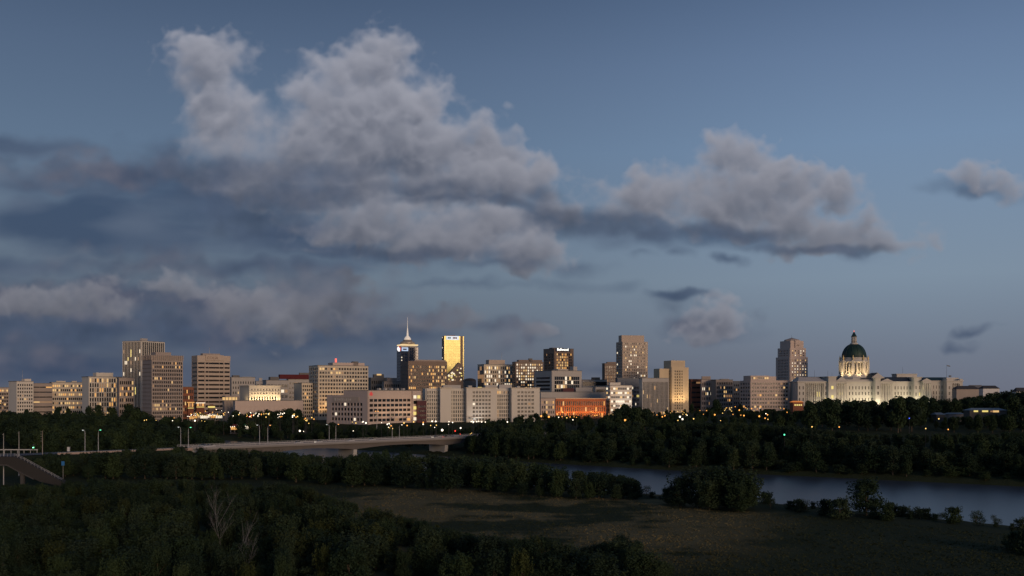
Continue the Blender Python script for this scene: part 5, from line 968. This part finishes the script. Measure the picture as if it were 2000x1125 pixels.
def clear_of_lamps(px, d, top, rad):
    for (lp, ly, ld) in LAMPS:
        if ld > d and abs(lp - px) < rad + 2 and top < ly + 3: return False
    return True
COVER = np.zeros((600, 1300), bool)                            # what nearer trees already hide (2 photo pixels per cell)
JOBS = []
def scatter(n, xr, dr, hr, protos, label, group, rule, gap, name='broadleaf_tree', cat='tree', line=None, wf=(1, 1), lamps=True, marks=()):
    got = 0; cell = {}; tries = 0
    while got < n and tries < n * 30:
        tries += 1; d = math.sqrt(rnd.uniform(dr[0] ** 2, dr[1] ** 2)); px = rnd.uniform(*xr); x, y = world_at(px, d)
        key = (int(x // gap), int(y // gap))
        if any((x - a) ** 2 + (y - c) ** 2 < gap * gap for i in (-1, 0, 1) for j in (-1, 0, 1) for a, c in cell.get((key[0] + i, key[1] + j), ())): continue
        s, side = river_s(x, y)
        if s < 3 or not rule(px, x, y, s, side): continue
        g = ground_z(x, y); h = rnd.uniform(*hr); lim = line_at(px, line or LINE) + rnd.uniform(0, 4)
        f = rnd.uniform(*wf); rad = h * .36 * f / y * F
        if lamps:
            for (lp, ly_, ld) in LAMPS:
                if ld > y and abs(lp - px) < rad + 1.5: lim = max(lim, ly_ + 3)
        if py_of(g + h, y) < lim: h = (CAMZ - (lim - HZ) / F * y) - g
        if h < hr[0] * .42 or in_building(x, y): continue
        cell.setdefault(key, []).append((x, y)); got += 1; JOBS.append((y, px, x, h, f, rnd.choice(protos), label, group, name, cat, marks))
    return got
HUE = {'foliage': 'mid green', 'foliage_willow': 'grey green', 'foliage_dark': 'deep green', 'foliage_yellowish': 'yellowish green'}
def plant_all():
    JOBS.sort(key=lambda j: j[0]); kept = {}
    yy, xx = np.mgrid[0:600, 0:1300]
    for (y, px, x, h, f, pr, label, group, name, cat, marks) in JOBS:
        g = ground_z(x, y); t, bt = py_of(g + h, y), py_of(g, y); rad = max(2, h * .42 * f / y * F)
        j0, j1, i0, i1 = int(max(0, t / 2)), int(min(599, bt / 2)) + 1, int(max(0, (px - rad + 200) / 2)), int(min(1299, (px + rad + 200) / 2)) + 1
        if j1 <= j0 or i1 <= i0: continue
        sub = COVER[j0:j1, i0:i1]
        new = sub.size - int(sub.sum())
        if new < max(3, .07 * sub.size) or kept.get(name, 0) >= 298: continue
        kept[name] = kept.get(name, 0) + 1
        cj, ci = (t + bt) / 4, (px + 200) / 2
        m = ((yy[j0:j1, i0:i1] - cj) / ((bt - t) / 4 + .5)) ** 2 + ((xx[j0:j1, i0:i1] - ci) / (rad / 2 * .8 + .5)) ** 2 < 1
        sub |= m
        mt = pr[1].materials[-1].name; big = {0: 'small', 1: 'medium', 2: 'tall'}[0 if h < .75 * pr[2] else (1 if h < 1.02 * pr[2] else 2)]
        where = next((w for lim, w in marks if px < lim), '')
        plant(pr, x, y, h, f"{big} {HUE[mt]} {label}{', ' + where if where else ''}", group, name, cat, f)
    print('KEPT', kept)
TOWN = [(160, 'before the low left blocks'), (280, 'below the striped tower'), (365, 'below the taupe tower'), (460, 'near the fairground'), (590, 'below the floodlit hall'), (720, 'before the cream slab'), (830, 'before the emblem offices'), (1056, 'before the white apartments'), (1190, 'before the orange colonnade'), (1256, 'before the parking deck'), (1345, 'before the tan tower'), (1450, 'before the rust block'), (1545, 'before the pale block'), (1640, 'before the first portico'), (1740, 'below the dome'), (1850, 'before the flagged wing'), (9999, 'by the end houses')]
cnt = {}
for p0, p1, q, dd in ((1892, 1968, 806, 689), (1826, 1848, 811, 719), (1850, 1888, 810, 739), (1547, 1571, 796, 899), (366, 450, 816, 955), (450, 505, 817, 872)):     # views kept open by the place itself: clearings round the small houses and the fairground
    for p in range(p0, p1, 5): LAMPS.append((p, q, dd))
# far bank woods
def r_far(px, x, y, s, side): return side > 0 and s < 130 and not in_road(x, y, 16) and (px > 925 or y > 720)
BANKL = [(-50,815),(930,832),(950,818),(1000,816),(1050,808),(1200,815),(1300,822),(1450,824),(1600,836),(1700,846),(1850,846),(2060,840)]
cnt['bank'] = scatter(480, (915, 2280), (420, 760), (8, 13.5), MID, 'tree in the far bank wood', 'trees of the far bank wood', r_far, 6.0, 'riverbank_tree', line=BANKL, wf=(.9, 1.25), marks=TOWN)
cnt['bank2'] = scatter(140, (915, 2280), (420, 700), (2.5, 5), SHRUB, 'bush edging the far bank wood', 'bushes along the far bank', lambda px, x, y, s, side: side > 0 and s < 26 and not in_road(x, y, 16), 3.5, 'riverbank_bush', 'bush', BANKL, (1.1, 1.6), False, TOWN)
# city and slopes behind
def r_city(px, x, y, s, side): return side > 0 and s > (60 if px > 930 else 10) and not in_road(x, y, 14) and not (352 < px < 508 and 930 < y < 1010) and not (828 < px < 955 and 800 < y < 880)
cnt['city'] = scatter(520, (-40, 2050), (640, 1060), (9, 22), FAR, 'tree in the city', 'city trees among the buildings', r_city, 7.5, 'city_tree', wf=(.75, 1.1), marks=TOWN)
cnt['end'] = scatter(46, (912, 1050), (545, 668), (11, 16), MID, 'tree hiding the far end of the bridge', 'trees at the far end of the bridge', lambda px, x, y, s, side: side > 0 and s > 3 and not in_road(x, y, 11), 5., 'bridge_end_tree', wf=(.9, 1.3), line=[(900, 850), (925, 846), (940, 826), (1050, 812), (1100, 812)])
cnt['shore'] = scatter(170, (440, 960), (640, 845), (5, 10), FAR, 'tree on the slope beyond the bridge', 'trees on the slope beyond the bridge', lambda px, x, y, s, side: side > 0 and s > 4 and not in_road(x, y, 14), 5., 'shore_tree', wf=(.9, 1.2), line=[(0, 815), (440, 818), (600, 826), (700, 832), (930, 836), (1000, 830)], marks=TOWN)
cnt['hall'] = scatter(40, (460, 592), (885, 897), (13, 20), FAR, 'tree in the city', 'city trees among the buildings', lambda px, x, y, s, side: side > 0, 5., 'city_tree', wf=(.8, 1.1), lamps=False, marks=TOWN)
cnt['right'] = scatter(520, (1180, 2300), (620, 1010), (11, 24), FAR, 'tree on the slope', 'trees on the slope behind the far bank wood', r_city, 6.5, 'slope_tree', wf=(.65, 1.0), marks=TOWN)
cnt['skyline'] = scatter(90, (1870, 2300), (900, 1300), (12, 26), FAR, 'tree breaking the skyline beyond the domed building', 'skyline trees beyond the domed building', r_city, 7., 'skyline_tree', wf=(.7, 1.))
# wood at the left, beyond the road
def r_left(px, x, y, s, side): return not in_road(x, y, 15) and not (side > 0 and s < 8)
cnt['left'] = scatter(460, (-170, 560), (520, 960), (9, 15), FAR, 'tree in the wood beyond the road', 'trees of the wood beyond the road', lambda px, x, y, s, side: r_left(px, x, y, s, side) and (Vector((x, y)) - BR0).dot(BNOR) > 15 and not (352 < px < 508 and y > 930) and (px < 430 or y > 880), 7.5, 'wood_tree', line=LINE, wf=(.9, 1.2), marks=TOWN)
# trees on the near flood plain, between the meadow and the river
def bridge_ok(x, y, px): return not in_road(x, y, 14)
NEARL = [(-50,884),(120,884),(230,880),(300,864),(340,868),(420,872),(520,880),(580,884),(640,890),(690,886),(760,872),(860,868),(940,872),(1000,886),(1040,900),(1100,916),(1180,922),(1235,930),(1260,955),(1300,960),(2060,1000)]
BASEL = [(-50,938),(300,936),(520,938),(620,948),(760,955),(900,962),(1060,972),(1160,978),(1240,980),(1250,960),(2060,960)]
def r_near(px, x, y, s, side): return side < 0 and not in_road(x, y, 13) and py_of(ground_z(x, y), y) < line_at(px, BASEL) and px < 1245 and not (px < 118 and y < 402)
FLAT = [(150, 'by the overpass'), (420, 'before the road'), (560, 'near the first bridge pier'), (790, 'near the middle bridge pier'), (960, 'near the far bridge pier'), (9999, 'by the river bend')]
cnt['near'] = scatter(480, (60, 1245), (340, 640), (4.5, 12), MID, 'tree on the river flat', 'trees on the river flat', r_near, 4.4, 'river_flat_tree', line=NEARL, wf=(.65, 1.5), lamps=False, marks=FLAT)
# thicket in the foreground
def r_thick(px, x, y, s, side):
    q = py_of(ground_z(x, y), y); return side < 0 and q > line_at(px, LOW) + 14 and not in_road(x, y, 14)
THL = [(-50,944),(20,944),(90,940),(130,932),(300,934),(420,936),(540,940),(600,950),(640,966),(700,984),(760,1000),(860,1024),(900,1036),(1000,1050),(1060,1045),(1130,1068),(1215,1050),(1300,1095),(1400,1140)]
THK = [(130, 'below the overpass'), (330, 'between the overpass and the bare trees'), (540, 'around the bare trees'), (800, 'between the bare trees and the meadow'), (9999, 'on the meadow side')]
cnt['thick'] = scatter(480, (-60, 1300), (176, 400), (4., 9.5), NEAR, 'tree in the dense thicket', 'thicket trees below the viewpoint', r_thick, 2.9, 'thicket_tree', 'tree', THL, (.55, 1.5), False, THK)
cnt['thick2'] = scatter(360, (-60, 1330), (176, 390), (2., 4.4), SHRUB, 'bush in the dense thicket', 'bushes in the thicket', r_thick, 2.6, 'thicket_bush', 'bush', THL, (.9, 1.5), False, THK)
plant_all()
# single trees and clumps by the river
def at_px(px, py): 
    d = 37 * F / (py - HZ); x, y = world_at(px, d); d = (CAMZ - ground_z(x, y)) * F / (py - HZ); return world_at(px, d)
x, y = at_px(1692, 1006); plant(NEAR[2], x, y, 11.2, 'round crowned tree with a bare trunk standing alone before the river', None, 'broadleaf_tree', 'tree', 1.15)
ROUND = [(1330, 990, 10.2), (1365, 992, 12.2), (1400, 992, 13.3), (1432, 994, 13.0), (1456, 995, 11.6), (1385, 996, 9.5), (1312, 985, 6.5), (1442, 1000, 9.)]
for k, (px, py, h) in enumerate(sorted(ROUND, key=lambda r: -r[2])): x, y = at_px(px, py); plant([NEAR[0], NEAR[4], NEAR[6]][k % 3], x, y, h, ('tallest', 'second tallest', 'third tallest', 'fourth tallest', 'fifth tallest', 'third lowest', 'second lowest', 'lowest')[k] + ' tree of the rounded clump between meadow and river', 'rounded clump by the river', 'clump_tree', 'tree', 1.3)
for i in range(70):
    px = rnd.uniform(1245, 2040); py = line_at(px, [(1240, 972), (1300, 982), (1480, 990), (1600, 1004), (1700, 1012), (1850, 1018), (1960, 1030), (2060, 1050)]) + rnd.uniform(-10, 1); x, y = at_px(px, py)
    if river_s(x, y)[0] < -1: continue
    pr = rnd.choice(SHRUB + WISP + WISP); h = rnd.uniform(1.4, 4.2); w_ = 'between the meadow trees and the rounded clump' if px < 1300 else ('behind the rounded clump' if px < 1475 else ('between the clump and the lone tree' if px < 1640 else ('beside the lone tree' if px < 1760 else 'beyond the lone tree')))
    plant(pr, x, y, h, f"{'low' if h < 2.4 else ('waist high' if h < 3.2 else 'taller')} {HUE[pr[1].materials[-1].name]} {'sparse' if pr in WISP else 'dense'} riverside bush {w_}", 'bushes along the meadow edge', 'riverside_bush', 'bush', rnd.uniform(.7, 1.2))
for px, py, h, w_ in ((1640, 1012, 6.2, 'big round bush leaning towards the lone tree'), (1612, 1006, 5., 'round bush next to the big round bush by the lone tree'), (1732, 1016, 4.6, 'compact dark bush just past the lone tree'), (1862, 1022, 4.6, 'upright bush on the bank well past the lone tree'), (1992, 1078, 5.2, 'bush at the lowest corner of the meadow bank'), (2012, 1085, 6., 'tallest bush at the lowest corner of the meadow bank'), (1978, 1072, 3.8, 'smallest bush at the lowest corner of the meadow bank')): x, y = at_px(px, py); plant(rnd.choice(SHRUB), x, y, h, w_, 'taller bushes at the river edge', 'riverside_bush', 'bush', 1.)
for px, py, h in ((1215, 1092, 5.5), (1240, 1100, 5.), (1180, 1104, 5.)): x, y = at_px(px, py); plant(rnd.choice(NEAR), x, y, h, 'thicket tree standing forward into the meadow', 'trees standing forward into the meadow', 'meadow_tree', 'tree', 1.1)
# two bare trees
def bare(px, top, base, seed, label):
    rg = random.Random(seed); x, y = at_px(px, base); g = ground_z(x, y); H = (base - top) / F * y; o = empty('bare_tree', (x, y, g), 0, label, 'tree'); tk = MB(); brn = []
    def grow(p, dr, L, r, lv, out):
        pts = [p]; q = Vector(p); v = Vector(dr)
        for i in range(5): v = (v + Vector((rg.uniform(-.12, .12), rg.uniform(-.12, .12), .07))).normalized(); q = q + v * L / 5; pts.append(tuple(q))
        out.tube(pts, [r * (1 - .16 * i) for i in range(6)], 5 if lv else 7)
        if lv < 3:
            for k in range(5 if lv else 9):
                t = rg.uniform(.25, .95); i = min(4, int(t * 5)); a = rg.uniform(0, 6.28); sp = rg.uniform(.4, .8); w = (v + Vector((math.cos(a) * sp, math.sin(a) * sp, .15))).normalized()
                if lv == 0: m2 = MB(); grow(pts[i], w, L * rg.uniform(.35, .55), r * .5, lv + 1, m2); brn.append(m2)
                else: grow(pts[i], w, L * rg.uniform(.35, .55), r * .45, lv + 1, out)
    grow((0, 0, -.5), (0, 0, 1), H, .10, 0, tk); tk.build('trunk', M_pale_bark, o)
    for m2 in brn: m2.build('branch', M_pale_bark, o)
bare(434, 975, 1098, 4, 'tall bare pale tree rising out of the thicket'); bare(483, 1012, 1128, 9, 'smaller bare pale tree leaning beside the tall bare one')
# meadow grass
rg = np.random.default_rng(2); gvv = []; gff = []
n = 0
while n < 9000:
    px = rg.uniform(560, 2040); py = rg.uniform(945, 1125); 
    if py < line_at(px, [(560, 940), (1240, 976), (1300, 990), (1600, 1010), (1950, 1040), (2060, 1070)]) or py > line_at(px, LOW) + 30 and px < 1300: n += .2; continue
    d = 36.8 * F / (py - HZ); x, y = world_at(px, d); 
    if river_s(x, y)[0] < 3: continue
    g = ground_z(x, y); n += 1
    for k in range(3):
        a = rg.uniform(0, 6.28); h = rg.uniform(.1, .3); w = rg.uniform(.12, .4); qx, qy = x + rg.normal() * .5, y + rg.normal() * .5; i = len(gvv)
        gvv += [(qx - w * math.cos(a), qy - w * math.sin(a), g - .05), (qx + w * math.cos(a), qy + w * math.sin(a), g - .05), (qx + rg.normal() * .2, qy + rg.normal() * .2, g + h)]; gff.append((i, i + 1, i + 2))
me = bpy.data.meshes.new('meadow_grass'); me.from_pydata(gvv, [], gff); me.materials.append(ground.data.materials[0]); o = bpy.data.objects.new('meadow_grass', me); COL.objects.link(o); tag(o, 'dry and green tufts of grass over the meadow', 'grass', kind='stuff')
print('PLANTED', cnt)
